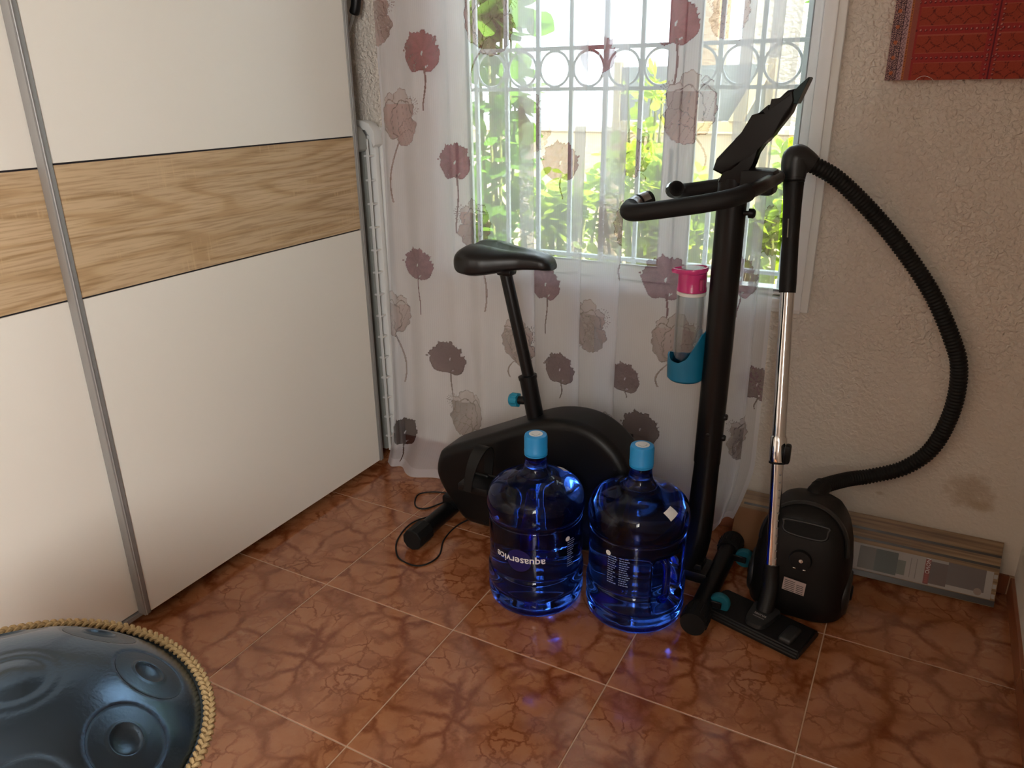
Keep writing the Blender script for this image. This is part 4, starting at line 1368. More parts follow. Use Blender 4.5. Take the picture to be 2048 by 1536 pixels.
# side wheels
for s in (-1, 1):
    wx = 1.258 + s * 0.108
    wh = lathe('side_wheel', [(0, 0), (0.062, 0), (0.066, 0.006), (0.066, 0.018), (0.058, 0.026), (0.030, 0.028), (0, 0.028)], M_vac2, vc, 36, axis_mtx((wx, 0.575, 0.0665), (s, 0, 0)))
    lathe('hub', [(0, 0), (0.022, 0), (0.020, 0.005), (0, 0.006)], M_vac, wh, 24, axis_mtx((wx + s * 0.028, 0.575, 0.0665), (s, 0, 0)))
# hose
hose_c = [(1.258, 0.645, 0.285), (1.264, 0.665, 0.318), (1.290, 0.725, 0.310), (1.335, 0.79, 0.305), (1.390, 0.825, 0.312), (1.473, 0.842, 0.352), (1.531, 0.846, 0.427), (1.559, 0.846, 0.547), (1.555, 0.846, 0.663), (1.525, 0.846, 0.744),
          (1.459, 0.845, 0.86), (1.376, 0.840, 0.967), (1.292, 0.822, 1.06), (1.197, 0.79, 1.149), (1.130, 0.762, 1.190), (1.100, 0.752, 1.202)]
hc = catmull(hose_c[1:], 20)
dsl = np.r_[0, np.cumsum(np.linalg.norm(np.diff(hc, axis=0), axis=1))]
nn = int(dsl[-1] / 0.0024)
ss = np.linspace(0, dsl[-1], nn)
hcp = np.stack([np.interp(ss, dsl, hc[:, i]) for i in range(3)], 1)
ph = (np.arange(nn) % 4)
rad = np.where(ph < 2, 0.0222, 0.0192)
tube('hose', hcp, rad, M_rubber, vc, 18, angle=80)
tube('hose_cuff', catmull([(1.258, 0.635, 0.280), (1.263, 0.655, 0.306), (1.275, 0.69, 0.318)], 6), [0.026, 0.027, 0.027, 0.027, 0.026, 0.0265, 0.027, 0.027, 0.026, 0.026, 0.0255, 0.0255, 0.025], M_vac, vc, 20)
# handle and wand
A = np.array((1.196, 0.465, 0.10)); B = np.array((1.085, 0.750, 1.200))
def on(t): return A + (B - A) * t
el = catmull([on(0.955), on(0.985) + (0, 0, 0.004), (1.0885, 0.7505, 1.207), (1.105, 0.755, 1.203), (1.128, 0.762, 1.190)], 6)
tube('elbow', el, np.interp(np.linspace(0, 1, len(el)), [0, .2, .45, .7, 1], [.0275, .034, .0355, .032, .025]), M_vac2, vc, 24)
for k in range(4):
    t = 0.945 + k * 0.007
    tube('collar_ring', [on(t), on(t + 0.005)], 0.0265 + 0.0012 * k, M_vac, vc, 24)
gp = [on(t) for t in np.linspace(0.70, 0.95, 12)]
grip = tube('handle_grip', gp, np.interp(np.linspace(0, 1, 12), [0, .08, .45, .8, 1], [.0215, .0222, .0215, .0235, .0265]), M_vac, vc, 24)
tube('grip_slit', [on(0.83) + (-0.004, -0.0222, 0), on(0.872) + (-0.004, -0.0228, 0)], 0.0016, mat('glint_slit', (0.30, 0.32, 0.26), 0.3), grip, 8)
tube('upper_wand', [on(0.345), on(0.52), on(0.705)], 0.0182, M_chrome, vc, 32)
lk = tube('wand_collar', [on(0.300), on(0.303), on(0.358), on(0.364)], [0.0215, 0.0222, 0.0222, 0.0190], M_chrome, vc, 32)
tube('rubber_edge', [on(0.297), on(0.3015)], 0.0228, M_rubber, lk, 32)
box('slide_button', (1.178, 0.530, 0.435), (1.194, 0.556, 0.490), M_black, lk, 0.006)
lw = tube('lower_wand', [on(0.03), on(0.15), on(0.31)], 0.0160, M_chrome, vc, 32)
for k in range(13):
    t = 0.275 - k * 0.0185
    p = on(t)
    box('notch', (p[0] + 0.0085, p[1] - 0.0142, p[2] - 0.0015), (p[0] + 0.0135, p[1] - 0.0085, p[2] + 0.0015), M_alu, lw)
# floor nozzle
NC = Vector((1.190, 0.400, 0))
nm = Matrix.Translation(NC) @ Matrix.Rotation(math.radians(-15.5), 4, 'Z')
bm = bmesh.new()
prof = [(-0.066, 0.004), (0.066, 0.004), (0.066, 0.020), (0.040, 0.034), (-0.058, 0.026), (-0.066, 0.016)]
a = [bm.verts.new((-0.136, y, z)) for y, z in prof]; b = [bm.verts.new((0.136, y, z)) for y, z in prof]
f1 = bm.faces.new(a); f2 = bm.faces.new(b[::-1])
for i in range(6):
    bm.faces.new((a[i], b[i], b[(i + 1) % 6], a[(i + 1) % 6]))
bmesh.ops.bevel(bm, geom=list(bm.edges), offset=0.004, segments=2, affect='EDGES')
bmesh.ops.transform(bm, matrix=nm, verts=bm.verts)
nz = from_bm('floor_nozzle', bm, M_vac, vc, True, 35)
# brush strip under it
bm = bmesh.new(); bm_box(bm, (-0.125, -0.06, 0.0), (0.125, -0.052, 0.006), mtx=nm); from_bm('brush_strip', bm, M_rubber, nz)
# saddle plate with lettering
sp = [(-0.034, 0.045), (0.034, 0.045), (0.036, 0.010), (0.030, -0.030), (0.016, -0.047), (-0.016, -0.047), (-0.030, -0.030), (-0.036, 0.010)]
sp = catmull([(x, y, 0) for x, y in sp], 4, True)
bm = bmesh.new()
top_z = lambda y: 0.0335 + (y + 0.058) * 0.082 + 0.004
a = [bm.verts.new((x, y, 0.022)) for x, y, _ in sp]; b = [bm.verts.new((x * 0.94, y * 0.96, top_z(y))) for x, y, _ in sp]
bm.faces.new(a); bm.faces.new(b[::-1])
for i in range(len(sp)):
    bm.faces.new((a[i], b[i], b[(i + 1) % len(sp)], a[(i + 1) % len(sp)]))
bmesh.ops.transform(bm, matrix=nm, verts=bm.verts)
pls = from_bm('nozzle_plate', bm, M_vac2, nz, True, 40)
def onplate(x, y):
    v = nm @ Vector((x, y, top_z(y) + 0.0012)); return (v.x, v.y, v.z)
text_mesh('lettering', 'taurus', 0.0135, lambda x, y: onplate(x, y - 0.004), mat('grey_print', (0.40, 0.38, 0.36), 0.5), pls, bold=0.0002)
raw('print_line', [onplate(-0.016, -0.0175), onplate(0.016, -0.0175), onplate(0.016, -0.0150), onplate(-0.016, -0.0150)], [(0, 1, 2, 3)], mat('grey_print_small', (0.25, 0.24, 0.23), 0.5), pls)
bm = bmesh.new(); bm_box(bm, (0.072, -0.050, 0.020), (0.108, 0.022, 0.040), 0.008, 3, nm); from_bm('pedal_switch', bm, M_vac2, nz, True, 40)
neck = catmull([on(0.05), on(0.02), (1.197, 0.455, 0.085), (1.196, 0.437, 0.055), (1.194, 0.425, 0.034)], 6)
tube('nozzle_neck', neck, np.interp(np.linspace(0, 1, len(neck)), [0, .3, 1], [.0205, .0215, .024]), M_vac, nz, 24)

# ------------------------------------------------------------------ pack of laminate planks leaning on the wall
pk_ = thing('laminate_pack', 'low pack of wood-look laminate planks with photo label leaning on the wall', 'plank pack', (1.40, 0.78, 0))
e2 = Vector((0, 0.095, 0.160)).normalized(); nf = Vector((0, -e2.z, e2.y))
O2 = Vector((1.02, 0.757, 0.004)); LP, HP, TH = 0.735, 0.186, 0.024
def on_pack(x, h, off=0.0):
    v = O2 + Vector((x, 0.030 * x, 0)) + e2 * h + nf * off
    return (v.x, v.y, v.z)
M_lam = mat('ash_laminate_dimmed', srgb(150, 122, 90), 0.5)
nt = M_lam.node_tree; bb = nt.nodes['Principled BSDF']
geo = nt.nodes.new('ShaderNodeNewGeometry')
vm = add_node(nt, 'ShaderNodeVectorMath', operation='MULTIPLY'); vm.inputs[1].default_value = (3, 60, 130); nt.links.new(geo.outputs['Position'], vm.inputs[0])
nn_ = nt.nodes.new('ShaderNodeTexNoise'); nn_.inputs['Scale'].default_value = 1; nn_.inputs['Detail'].default_value = 4; nt.links.new(vm.outputs[0], nn_.inputs['Vector'])
rm = ramp(nt, [(0.3, srgb(98, 72, 48)), (0.5, srgb(132, 104, 72)), (0.7, srgb(158, 130, 96))]); nt.links.new(nn_.outputs['Fac'], rm.inputs['Fac']); nt.links.new(rm.outputs['Color'], bb.inputs['Base Color'])  # wood tones lowered to paint in the dim light here
def slab(name, x0, x1, h0, h1, o0, o1, m, parent):
    V = [on_pack(x, h, o) for x in (x0, x1) for h in (h0, h1) for o in (o0, o1)]
    F = [(0, 1, 3, 2), (4, 6, 7, 5), (0, 4, 5, 1), (2, 3, 7, 6), (0, 2, 6, 4), (1, 5, 7, 3)]
    return raw(name, V, F, m, parent)
for k in range(3):
    slab('plank', 0, LP, 0.001, HP, -TH + k * 0.008, -TH + k * 0.008 + 0.0073, M_lam, pk_)
M_strip = mat('dark_film_strip', (0.028, 0.022, 0.020), 0.35)
slab('film_strip', 0.02, LP, 0.140, 0.147, -0.0006, 0.0004, M_strip, pk_)
slab('film_strip', 0.02, LP, 0.110, 0.117, -0.0006, 0.0004, M_strip, pk_)
slab('film_strip', 0.30, LP, 0.002, 0.018, -0.0006, 0.0004, M_strip, pk_)
M_cardb = mat('brown_cardboard', srgb(122, 80, 44), 0.7)
slab('cardboard_end', 0.0, 0.30, 0.002, 0.128, -0.0006, 0.0008, M_cardb, pk_)
M_lblw = mat('label_white_dimmed', (0.36, 0.33, 0.315), 0.45)  # white paper darkened: the dim light by the wall is in its colour
lb = slab('paper_label', 0.30, LP - 0.012, 0.020, 0.098, 0.0004, 0.0012, M_lblw, pk_)
lb['label'] = 'glossy paper label with room photos'
def patch(name, x0, x1, h0, h1, colr):
    return slab(name, x0, x1, h0, h1, 0.0011, 0.0014, mat(name + '_ink', colr, 0.4), lb)
patch('photo_print', 0.375, 0.420, 0.026, 0.092, (0.10, 0.085, 0.07))
patch('photo_print', 0.420, 0.480, 0.026, 0.092, (0.045, 0.055, 0.045))
patch('photo_print', 0.480, 0.502, 0.032, 0.074, (0.12, 0.13, 0.11))
patch('photo_print', 0.566, 0.610, 0.026, 0.090, (0.11, 0.075, 0.065))
patch('photo_print', 0.610, 0.705, 0.034, 0.098, (0.12, 0.095, 0.09))
patch('colour_band', 0.552, 0.566, 0.022, 0.094, (0.20, 0.035, 0.03))
def label_text(s, size, xc, hc_, colr, nm_='label_lettering'):
    # the lettering runs up the label, turned a quarter
    return text_mesh(nm_, s, size, lambda x, y: on_pack(xc + y, hc_ - x, 0.0018), colr, lb)
label_text('NOVO', 0.0150, 0.559, 0.074, M_print_white)
for _k in range(5):
    slab('red_mark', 0.5555, 0.5625, 0.026 + _k * 0.006, 0.030 + _k * 0.006, 0.0014, 0.0018, mat('red_print', (0.30, 0.05, 0.04), 0.5), lb)
for xc in (0.325, 0.337, 0.515, 0.530):
    slab('text_line', xc - 0.0012, xc + 0.0012, 0.030, 0.088, 0.0012, 0.0015, mat('grey_ink', (0.22, 0.20, 0.19), 0.5), lb)
# round badge and dashed edge
wv = [on_pack(0.690 + 0.010 * math.cos(2 * PI * k / 24), 0.034 + 0.010 * math.sin(2 * PI * k / 24), 0.0019) for k in range(24)]
raw('round_badge', wv, [tuple(range(24))], mat('badge_tan', (0.26, 0.20, 0.17), 0.5), lb)
for k in range(3):
    slab('edge_dash', LP - 0.011, LP - 0.002, 0.024 + k * 0.028, 0.036 + k * 0.028, -0.0004, 0.0010, M_lblw, pk_)

# ------------------------------------------------------------------ canvas picture of a red carved door
PX0, PX1, PZ0, PZ1, PYF = 1.262, 1.770, 1.392, 2.02, 0.853
def picture():
    st = 0.0017
    u = np.arange(0, PX1 - PX0 + st, st); v = np.arange(0, 0.42, st)
    Ug, Vg = np.meshgrid(u, v)
    P = np.stack([PX0 + Ug, np.full_like(Ug, PYF - 0.0004), PZ0 + Vg], -1)
    c = np.ones((*Ug.shape, 4)); rg = np.random.default_rng(3)
    red, red2 = np.array([0.30, 0.026, 0.024]), np.array([0.30, 0.042, 0.021])
    c[..., :3] = red
    # panels
    vv = (Vg + 0.012) / 0.062
    row = np.floor(vv); fv = vv - row
    uu = (Ug - 0.052) / 0.172
    cu_ = np.floor(uu); fu = uu - cu_
    inside = (fv > 0.16) & (fv < 0.84) & (fu > 0.04) & (fu < 0.90)
    c[inside, :3] = red2
    hexp = np.abs(np.sin(fu * PI * 5)) + np.abs(np.sin(fv * PI * 2.0 + 0.4))
    c[inside & (np.abs(hexp - 1.1) < 0.10) & (rg.random(Ug.shape) < 0.75), :3] = (0.12, 0.014, 0.012)
    c[inside & (((np.abs(fv - 0.17) < 0.022)) | (np.abs(fv - 0.83) < 0.022)), :3] = (0.36, 0.08, 0.05)
    # studs
    def studs(du, dv, rr, m_):
        d_ = np.hypot(du, dv)
        k = (d_ < rr) & m_
        c[k, :3] = (0.13, 0.012, 0.018)
        k2 = (np.hypot(du + rr * 0.3, dv - rr * 0.35) < rr * 0.45) & m_
        c[k2, :3] = (0.52, 0.22, 0.18)
    p = 0.0108
    du = ((Ug + p / 2) % p) - p / 2
    body = Ug > 0.050
    dv = (fv - np.round(fv)) * 0.062
    studs(du, dv, 0.0030, body)
    for x in (0.215, 0.233):
        dv2 = ((Vg + p / 2) % p) - p / 2
        studs(Ug - x, dv2, 0.0030, body)
    gap = np.abs(Ug - 0.224) < 0.0016
    c[gap, :3] = (0.10, 0.008, 0.02)
    # golden plaque higher up
    g = (Ug > 0.262) & (Ug < 0.40) & (Vg > 0.205) & (Vg < 0.40)
    c[g, :3] = (0.36, 0.18, 0.03)
    # left frame of the door
    fr_ = (Ug > 0.040) & (Ug < 0.054)
    c[fr_, :3] = (0.27, 0.075, 0.055)
    # mosaic borders
    m1 = Ug < 0.024
    an = np.arctan2(((Vg % 0.035) - 0.0175), Ug - 0.012); rr = np.hypot((Vg % 0.035) - 0.0175, Ug - 0.012)
    pat = np.sin(an * 8) * np.cos(rr * 1500)
    c[m1, :3] = np.where(pat[..., None] > 0.1, (0.46, 0.27, 0.25), (0.045, 0.022, 0.035))[m1]
    c[m1 & (rr < 0.0045), :3] = (0.42, 0.12, 0.05)
    m2 = (Ug >= 0.024) & (Ug < 0.036)
    dia = np.abs((Ug - 0.030) / 0.005) + np.abs(((Vg % 0.010) - 0.005) / 0.005)
    c[m2, :3] = np.where((np.abs(dia - 0.8) < 0.22)[..., None], (0.10, 0.05, 0.06), (0.42, 0.27, 0.29))[m2]
    c[np.abs(Ug - 0.024) < 0.0011, :3] = (0.05, 0.015, 0.03)
    m3 = (Ug >= 0.036) & (Ug < 0.041)
    c[m3, :3] = (0.42, 0.13, 0.04)
    c[m3 & (np.abs(Ug - 0.0385) < 0.001) & ((Vg % 0.006) < 0.003), :3] = (0.08, 0.02, 0.02)
    c[..., :3] *= (0.92 + 0.16 * rg.random(Ug.shape))[..., None]
    return grid_mesh('door_print', P, c)
cv = box('wall_picture', (PX0, PYF, PZ0), (PX1, WY1, PZ1), mat('red_canvas', (0.26, 0.030, 0.022), 0.7), None, 0.0015, 1, smooth=False)
tag(cv, 'unframed canvas picture of a red studded door with mosaic border', 'picture')
link_obj('door_print', picture(), color_attr_mat('canvas_print', 0.65, 0.25, (900, 0.0003, 2)), cv)
tube('loose_thread', catmull([(1.328, 0.850, 1.388), (1.340, 0.845, 1.398), (1.352, 0.846, 1.401), (1.366, 0.848, 1.396), (1.376, 0.850, 1.388)], 5), 0.0005, M_white, cv, 5)

# ------------------------------------------------------------------ handpan with a braided rope rim
HN = Vector((0.119, 0.105, 1.0)).normalized()
HE1 = Vector((0, 1, 0)).cross(HN).normalized(); HE2 = HN.cross(HE1)
HO = Vector((0.325, -1.005, 0.470))
HR = 0.262
hpn = thing('handpan', 'dark blue steel handpan drum with a braided straw rope around its rim', 'handpan', (HO.x, HO.y, 0.36))
def hw_(a, b, h):
    return HO + HE1 * a + HE2 * b + HN * h
M_pan = mat('nitrided_steel', (0.095, 0.145, 0.215), 0.25, 1.0, bump=(140, 0.0003, 3))
M_pan2 = mat('nitrided_steel_field', (0.075, 0.11, 0.155), 0.34, 1.0, bump=(160, 0.0003, 3))
FLD = [(0.186, math.radians(17 + 45 * k)) for k in range(8)]
FR, FT = 0.050, 0.061
def pan_h(a, b):
    r = math.hypot(a, b)
    h = 0.115 * max(0.0, 1 - (r / HR) ** 2.4)
    # central ding: shallow rings then a raised dome
    h += 0.0045 * math.exp(-(r / 0.032) ** 4) - 0.0010 * math.exp(-((r - 0.046) / 0.006) ** 2)
    h -= 0.0007 * math.exp(-((r - 0.066) / 0.006) ** 2)
    for fr_, fa in FLD:
        ca, sa = math.cos(fa), math.sin(fa)
        dr, dt = a * ca + b * sa - fr_, -a * sa + b * ca
        e = math.hypot(dr / FR, dt / FT)
        if e < 1.25:
            h -= 0.0030 * (1 - float(smooth01(np.float64(e), 0.92, 1.06)))
            d_ = math.hypot(dr / (FR * 0.42), dt / (FT * 0.42))
            h -= 0.0085 * max(0.0, 1 - d_ * d_) - 0.0022 * math.exp(-((d_ - 1.0) / 0.10) ** 2)
    return h
V, F = [], []
rings, seg = 90, 224
for i in range(rings + 1):
    r = HR * (i / rings) ** 0.9
    for k in range(seg):
        a = 2 * PI * k / seg
        x, y = max(r, 1e-4) * math.cos(a), max(r, 1e-4) * math.sin(a)
        V.append(hw_(x, y, pan_h(x, y)))
for i in range(rings):
    for k in range(seg):
        l = (k + 1) % seg
        F.append((i * seg + k, (i + 1) * seg + k, (i + 1) * seg + l, i * seg + l))
top = raw('top_shell', V, F, M_pan, hpn, True)
V, F = [], []
for i in range(25):
    r = HR * i / 24
    for k in range(64):
        a = 2 * PI * k / 64
        V.append(hw_(max(r, 1e-4) * math.cos(a), max(r, 1e-4) * math.sin(a), -0.004 - 0.112 * (1 - (r / HR) ** 2.4)))
for i in range(24):
    for k in range(64):
        l = (k + 1) % 64
        F.append((i * 64 + k, i * 64 + l, (i + 1) * 64 + l, (i + 1) * 64 + k))
raw('bottom_shell', V, F, M_pan, hpn, True)
# flat flange where the shells meet
V, F = [], []
for r, h in ((HR - 0.002, 0.0015), (HR + 0.009, 0.0015), (HR + 0.009, -0.0055), (HR - 0.002, -0.0055)):
    for k in range(96):
        a = 2 * PI * k / 96
        V.append(hw_(r * math.cos(a), r * math.sin(a), h))
for i in range(4):
    for k in range(96):
        l = (k + 1) % 96; j = (i + 1) % 4
        F.append((i * 96 + k, i * 96 + l, j * 96 + l, j * 96 + k))
raw('flange', V, F, M_pan2, hpn, False)
for fr_, fa in FLD:
    ca, sa = math.cos(fa), math.sin(fa)
    V, F = [], []
    nr_, ns = 22, 48
    for i in range(nr_ + 1):
        q = 0.97 * i / nr_
        for k in range(ns):
            t = 2 * PI * k / ns
            dr, dt = max(q, 1e-3) * FR * math.cos(t), max(q, 1e-3) * FT * math.sin(t)
            x, y = (fr_ + dr) * ca - dt * sa, (fr_ + dr) * sa + dt * ca
            V.append(hw_(x, y, pan_h(x, y) + 0.0007))
    for i in range(nr_):
        for k in range(ns):
            l = (k + 1) % ns
            F.append((i * ns + k, (i + 1) * ns + k, (i + 1) * ns + l, i * ns + l))
    raw('tone_field', V, F, M_pan2, top, True)
M_rope = mat('straw_rope', srgb(172, 146, 104), 0.85, bump=(600, 0.0012, 3))
rope = None
for k in range(3):
    N = 1500
    cyc = 46
    th = np.arange(N) * 2 * PI / N
    p_ = cyc * th + 2 * PI * k / 3
    off_r = 0.0066 * np.sin(p_); off_h = 0.0046 * np.sin(2 * p_)
    pts = [tuple(hw_((HR + 0.0115 + dr) * math.cos(t), (HR + 0.0115 + dr) * math.sin(t), 0.0035 + dh)) for t, dr, dh in zip(th, off_r, off_h)]
    if rope is None:
        rope = tube('rope_rim', [tuple(hw_((HR + 0.0115) * math.cos(t), (HR + 0.0115) * math.sin(t), -0.002)) for t in th[::12]], 0.0050, M_rope, hpn, 8, closed=True)
    tube('rope_strand', pts, 0.0040, M_rope, rope, 6, closed=True)
# stand under the drum (below the frame)
stn = thing('drum_stand', 'low wooden tripod stand under the handpan', 'stand', (HO.x, HO.y, 0))
M_wood = mat('beech', srgb(186, 146, 98), 0.5)
for k in range(3):
    a = math.radians(30 + 120 * k)
    tube('leg', [(HO.x + 0.17 * math.cos(a), HO.y + 0.17 * math.sin(a), 0.012), (HO.x - 0.06 * math.cos(a), HO.y - 0.06 * math.sin(a), 0.330)], 0.011, M_wood, stn, 12)
lathe('top_ring', [(0.055, 0.328), (0.085, 0.328), (0.085, 0.342), (0.055, 0.342), (0.055, 0.328)], M_wood, stn, 40, Matrix.Translation((HO.x, HO.y, 0)))

# ------------------------------------------------------------------ outside: window grille, garden
M_iron = mat('white_painted_iron', (0.50, 0.52, 0.55), 0.5)
GY = 1.06
gr = thing('window_grille', 'painted iron security grille with a row of rings outside the window', 'grille', (0.5, GY, OZ0 + 0.01))
XS = [-0.06 + 0.1215 * k for k in range(10)]
for x in XS:
    box('bar', (x - 0.007, GY - 0.007, OZ0 + 0.005), (x + 0.007, GY + 0.007, OZ1 - 0.002), M_iron, gr, 0.001, 1, smooth=False)
for z in (0.83, 1.379, 1.503, 2.0):
    box('cross_bar', (OX0 + 0.001, GY - 0.011, z - 0.006), (OX1 - 0.001, GY + 0.011, z + 0.006), M_iron, gr, 0.001, 1, smooth=False)
for k in range(9):
    xc = (XS[k] + XS[k + 1]) / 2
    tube('ring', [(xc + 0.0525 * math.cos(t), GY, 1.441 + 0.0545 * math.sin(t)) for t in np.linspace(0, 2 * PI, 40, endpoint=False)], 0.0042, M_iron, gr, 8, closed=True, up=(0, 1, 0))

M_ground = mat('garden_gravel', srgb(196, 180, 150), 0.9, bump=(60, 0.01, 4))
struct(box('ground', (-6, WY1 + WT, -0.25), (6, 9, -0.15), M_ground), 'sunlit pale gravel outside')
def render_wall_mat(name, c, scale=34):
    return mat(name, c, 0.9, bump=(scale, 0.03, 4))
gw = box('garden_wall', (-3.2, 3.05, -0.15), (1.7, 3.22, 1.13), render_wall_mat('rough_render', srgb(205, 188, 160)), None, 0.01, 1)
tag(gw, 'low rough-rendered beige garden wall beyond the grille', 'wall')
gc = box('wall_coping', (-3.22, 3.02, 1.131), (1.72, 3.25, 1.165), mat('pale_coping', srgb(214, 204, 184), 0.8), None, 0.006, 1)
tag(gc, 'pale stone coping on the garden wall', 'coping')
# grey screen in a pale wooden frame
sc = thing('shade_screen', 'grey mesh panel in a pale wooden frame standing on the terrace', 'screen', (0.18, 2.65, -0.15))
M_mesh = mat('grey_shade_mesh', (0.16, 0.17, 0.18), 0.8, bump=(120, 0.004, 2))
M_pale = mat('pale_timber', srgb(206, 184, 140), 0.7, bump=(40, 0.001, 3))
box('mesh_panel', (-0.12, 2.635, 1.215), (0.62, 2.665, 1.475), M_mesh, sc)
box('bottom_rail', (-0.16, 2.620, 1.165), (0.66, 2.68, 1.212), M_pale, sc, 0.004, 1)
prism('brace', [(0.46, 1.215), (0.53, 1.215), (0.655, 1.475), (0.60, 1.475)], 2.600, 2.630, M_pale, sc, 0.003, 1)
for x in (-0.14, 0.64):
    box('post', (x - 0.02, 2.63, -0.15), (x + 0.02, 2.67, 1.50), M_pale, sc, 0.003, 1)
# neighbouring stuccoed pier and house wall
pr2 = box('stucco_pier', (-0.12, 3.7, -0.15), (0.10, 3.95, 2.9), render_wall_mat('pier_render', srgb(150, 128, 104), 26), None, 0.01, 1)
tag(pr2, 'tall rough brown stucco pier behind the grey screen', 'pier')
hw2 = box('house_wall', (0.12, 4.2, -0.15), (2.6, 4.4, 3.0), render_wall_mat('house_render', srgb(176, 168, 158), 30), None, 0.01, 1)
tag(hw2, 'grey rendered house wall seen at upper right through the curtain', 'wall')

def leaf_mat(name, c, tr=0.55):
    m = bpy.data.materials.new(name)
    m.use_nodes = True
    nt = m.node_tree
    b = nt.nodes['Principled BSDF']; out = nt.nodes['Material Output']
    oi = nt.nodes.new('ShaderNodeObjectInfo')
    r = ramp(nt, [(0.0, tuple(x * 0.72 for x in c)), (1.0, tuple(min(1, x * 1.22) for x in c))])
    nt.links.new(oi.outputs['Random'], r.inputs['Fac'])
    nt.links.new(r.outputs['Color'], b.inputs['Base Color'])
    b.inputs['Roughness'].default_value = 0.42
    t = nt.nodes.new('ShaderNodeBsdfTranslucent'); nt.links.new(r.outputs['Color'], t.inputs['Color'])
    mx = nt.nodes.new('ShaderNodeMixShader'); mx.inputs[0].default_value = tr
    nt.links.new(b.outputs[0], mx.inputs[1]); nt.links.new(t.outputs[0], mx.inputs[2]); nt.links.new(mx.outputs[0], out.inputs['Surface'])
    return m
M_jade = leaf_mat('jade_leaf', (0.40, 0.56, 0.035))
M_vine = leaf_mat('vine_leaf', (0.17, 0.36, 0.035))
M_stem = mat('green_stem', srgb(120, 124, 62), 0.7)
def leaf_geo(L, W, cup=0.12, tip=0.5):
    """obovate leaf along +x, thickness a few mm, 24-40 triangles"""
    n = 6
    V, F = [], []
    for i in range(n + 1):
        t = i / n
        w = W * (math.sin(PI * t ** (1.0 + tip)) ** 0.8 if 0 < t < 1 else 0.06)
        x = L * t
        z = cup * L * (t * t - 0.3 * t)
        V += [(x, -w / 2, z + cup * w * 0.6), (x, 0, z), (x, w / 2, z + cup * w * 0.6)]
    for i in range(n):
        for k in (0, 1):
            F.append((i * 3 + k, i * 3 + k + 1, (i + 1) * 3 + k + 1, (i + 1) * 3 + k))
    return V, F
def leaf_mesh(name, L, W, m, **kw):
    V, F = leaf_geo(L, W, **kw)
    me = bpy.data.meshes.new(name)
    me.from_pydata(V, [], F); me.update()
    me.polygons.foreach_set('use_smooth', [True] * len(me.polygons))
    me.materials.append(m)
    return me
JL = [leaf_mesh('leaf', L, W, M_jade) for L, W in ((0.064, 0.042), (0.054, 0.038), (0.072, 0.046))]
VL = [leaf_mesh('leaf', L, W, M_vine, cup=0.18, tip=0.15) for L, W in ((0.13, 0.095), (0.10, 0.078), (0.15, 0.10))]
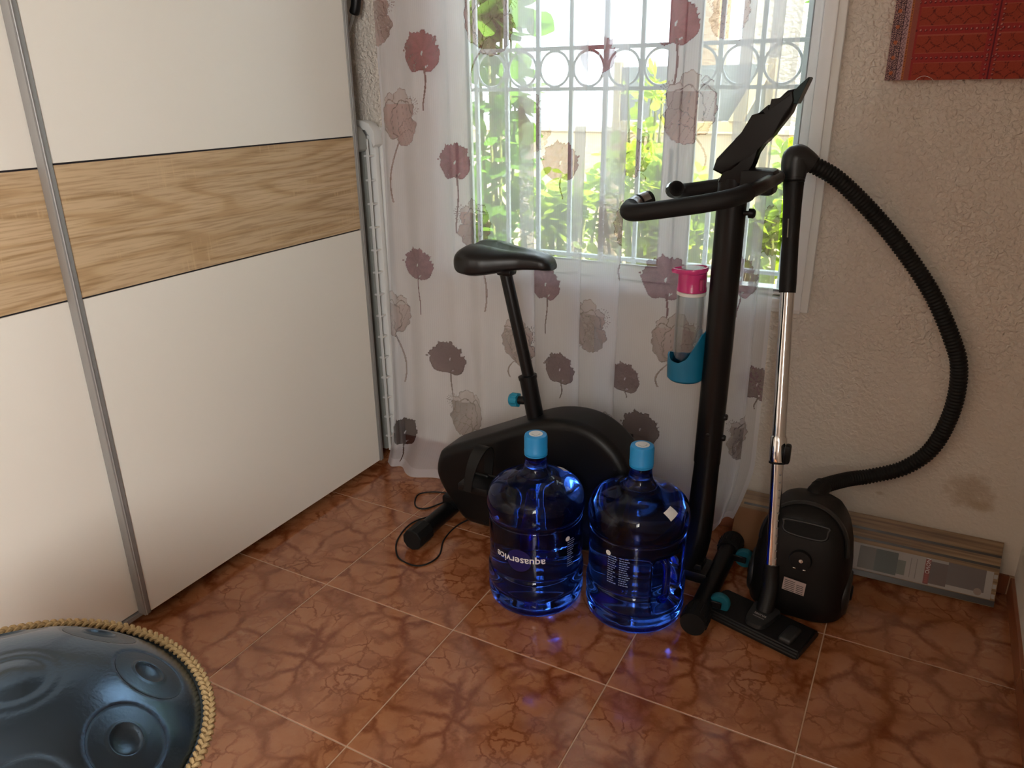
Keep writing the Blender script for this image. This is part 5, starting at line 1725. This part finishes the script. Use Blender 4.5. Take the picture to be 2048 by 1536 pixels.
def plant(name, label, cat, base, spread, z0, z1, stems, meshes, n_obj, n_stuff, lean=0.0, up=0.7, seed=1, group=None):
    rg = random.Random(seed)
    t = thing(name, label, cat, base, group)
    bx, by, bz = base
    stm_v, stm_f = [], []
    nodes = []
    for s in range(stems):
        tx, ty = bx + rg.uniform(-1, 1) * spread[0], by + rg.uniform(-1, 1) * spread[1]
        tz = rg.uniform(z0 + 0.55 * (z1 - z0), z1)
        P = catmull([(bx + rg.uniform(-.05, .05), by + rg.uniform(-.04, .04), bz), (bx + (tx - bx) * 0.55, by + (ty - by) * 0.5, bz + (tz - bz) * 0.45),
                     (tx, ty, tz - 0.08), (tx + rg.uniform(-.03, .03), ty, tz)], 8)
        V, F = sweep_geo(P, np.linspace(0.010, 0.004, len(P)), 6)
        o_ = len(stm_v); stm_v += V; stm_f += [tuple(q + o_ for q in f) for f in F]
        for p in P:
            if p[2] > z0:
                nodes.append(p)
    raw('stems', stm_v, stm_f, M_stem, t, True)
    SV, SF = [], []
    def xf():
        p = nodes[rg.randrange(len(nodes))]
        off = Vector((rg.gauss(0, .035), rg.gauss(0, .035), rg.gauss(0, .03)))
        yaw = rg.uniform(0, 2 * PI); pit = rg.gauss(-0.45 * up, 0.45); rol = rg.gauss(0, 0.5)
        return Matrix.Translation(Vector(p) + off) @ Matrix.Rotation(yaw, 4, 'Z') @ Matrix.Rotation(pit, 4, 'Y') @ Matrix.Rotation(rol, 4, 'X') @ Matrix.Scale(rg.uniform(0.75, 1.2), 4)
    inv = Matrix.Translation(-Vector(base))
    for q in range(n_obj):
        o = bpy.data.objects.new('leaf', meshes[q % len(meshes)])
        COL.objects.link(o)
        o.parent = t
        o.matrix_basis = inv @ xf()
    if n_stuff:
        src = meshes[0]
        co = [v.co.copy() for v in src.vertices]; fc = [tuple(p.vertices) for p in src.polygons]
        for q in range(n_stuff):
            M_ = xf(); o_ = len(SV)
            SV += [M_ @ c for c in co]; SF += [tuple(i + o_ for i in f) for f in fc]
        o = raw('foliage', SV, SF, src.materials[0], t, True)
        o['kind'] = 'stuff'
    return t
JG = 'jade bushes outside the window'
plant('jade_plant', 'sunlit jade bush behind the bike saddle, leftmost of the row', 'shrub', (0.02, 1.60, -0.15), (0.17, 0.12), 0.58, 1.00, 20, JL, 150, 420, seed=2, group=JG)
plant('jade_plant', 'sunlit jade bush in the middle of the row behind the handlebar', 'shrub', (0.37, 1.72, -0.15), (0.17, 0.12), 0.58, 1.13, 22, JL, 150, 480, seed=3, group=JG)
plant('jade_plant', 'sunlit jade bush rising behind the front post of the bike', 'shrub', (0.73, 1.62, -0.15), (0.17, 0.12), 0.58, 1.03, 20, JL, 150, 460, seed=4, group=JG)
plant('jade_plant', 'sunlit jade bush at the right end behind the curtain edge', 'shrub', (1.09, 1.60, -0.15), (0.17, 0.12), 0.50, 1.18, 20, JL, 130, 420, seed=5, group=JG)
plant('jade_sprig', 'tall thin leafy sprig standing up before the grey screen', 'plant', (0.24, 2.02, -0.15), (0.10, 0.05), 0.75, 1.48, 5, JL, 110, 0, seed=9)
plant('climbing_vine', 'large-leaved green vine at the left side of the window', 'plant', (-0.22, 1.45, -0.15), (0.11, 0.07), 0.60, 1.95, 10, VL, 170, 120, up=-0.6, seed=6)
plant('garden_tree', 'yellow-green tree branch hanging at the top of the window', 'tree', (0.95, 3.45, -0.15), (0.35, 0.15), 1.15, 2.3, 8, VL, 60, 60, seed=8)
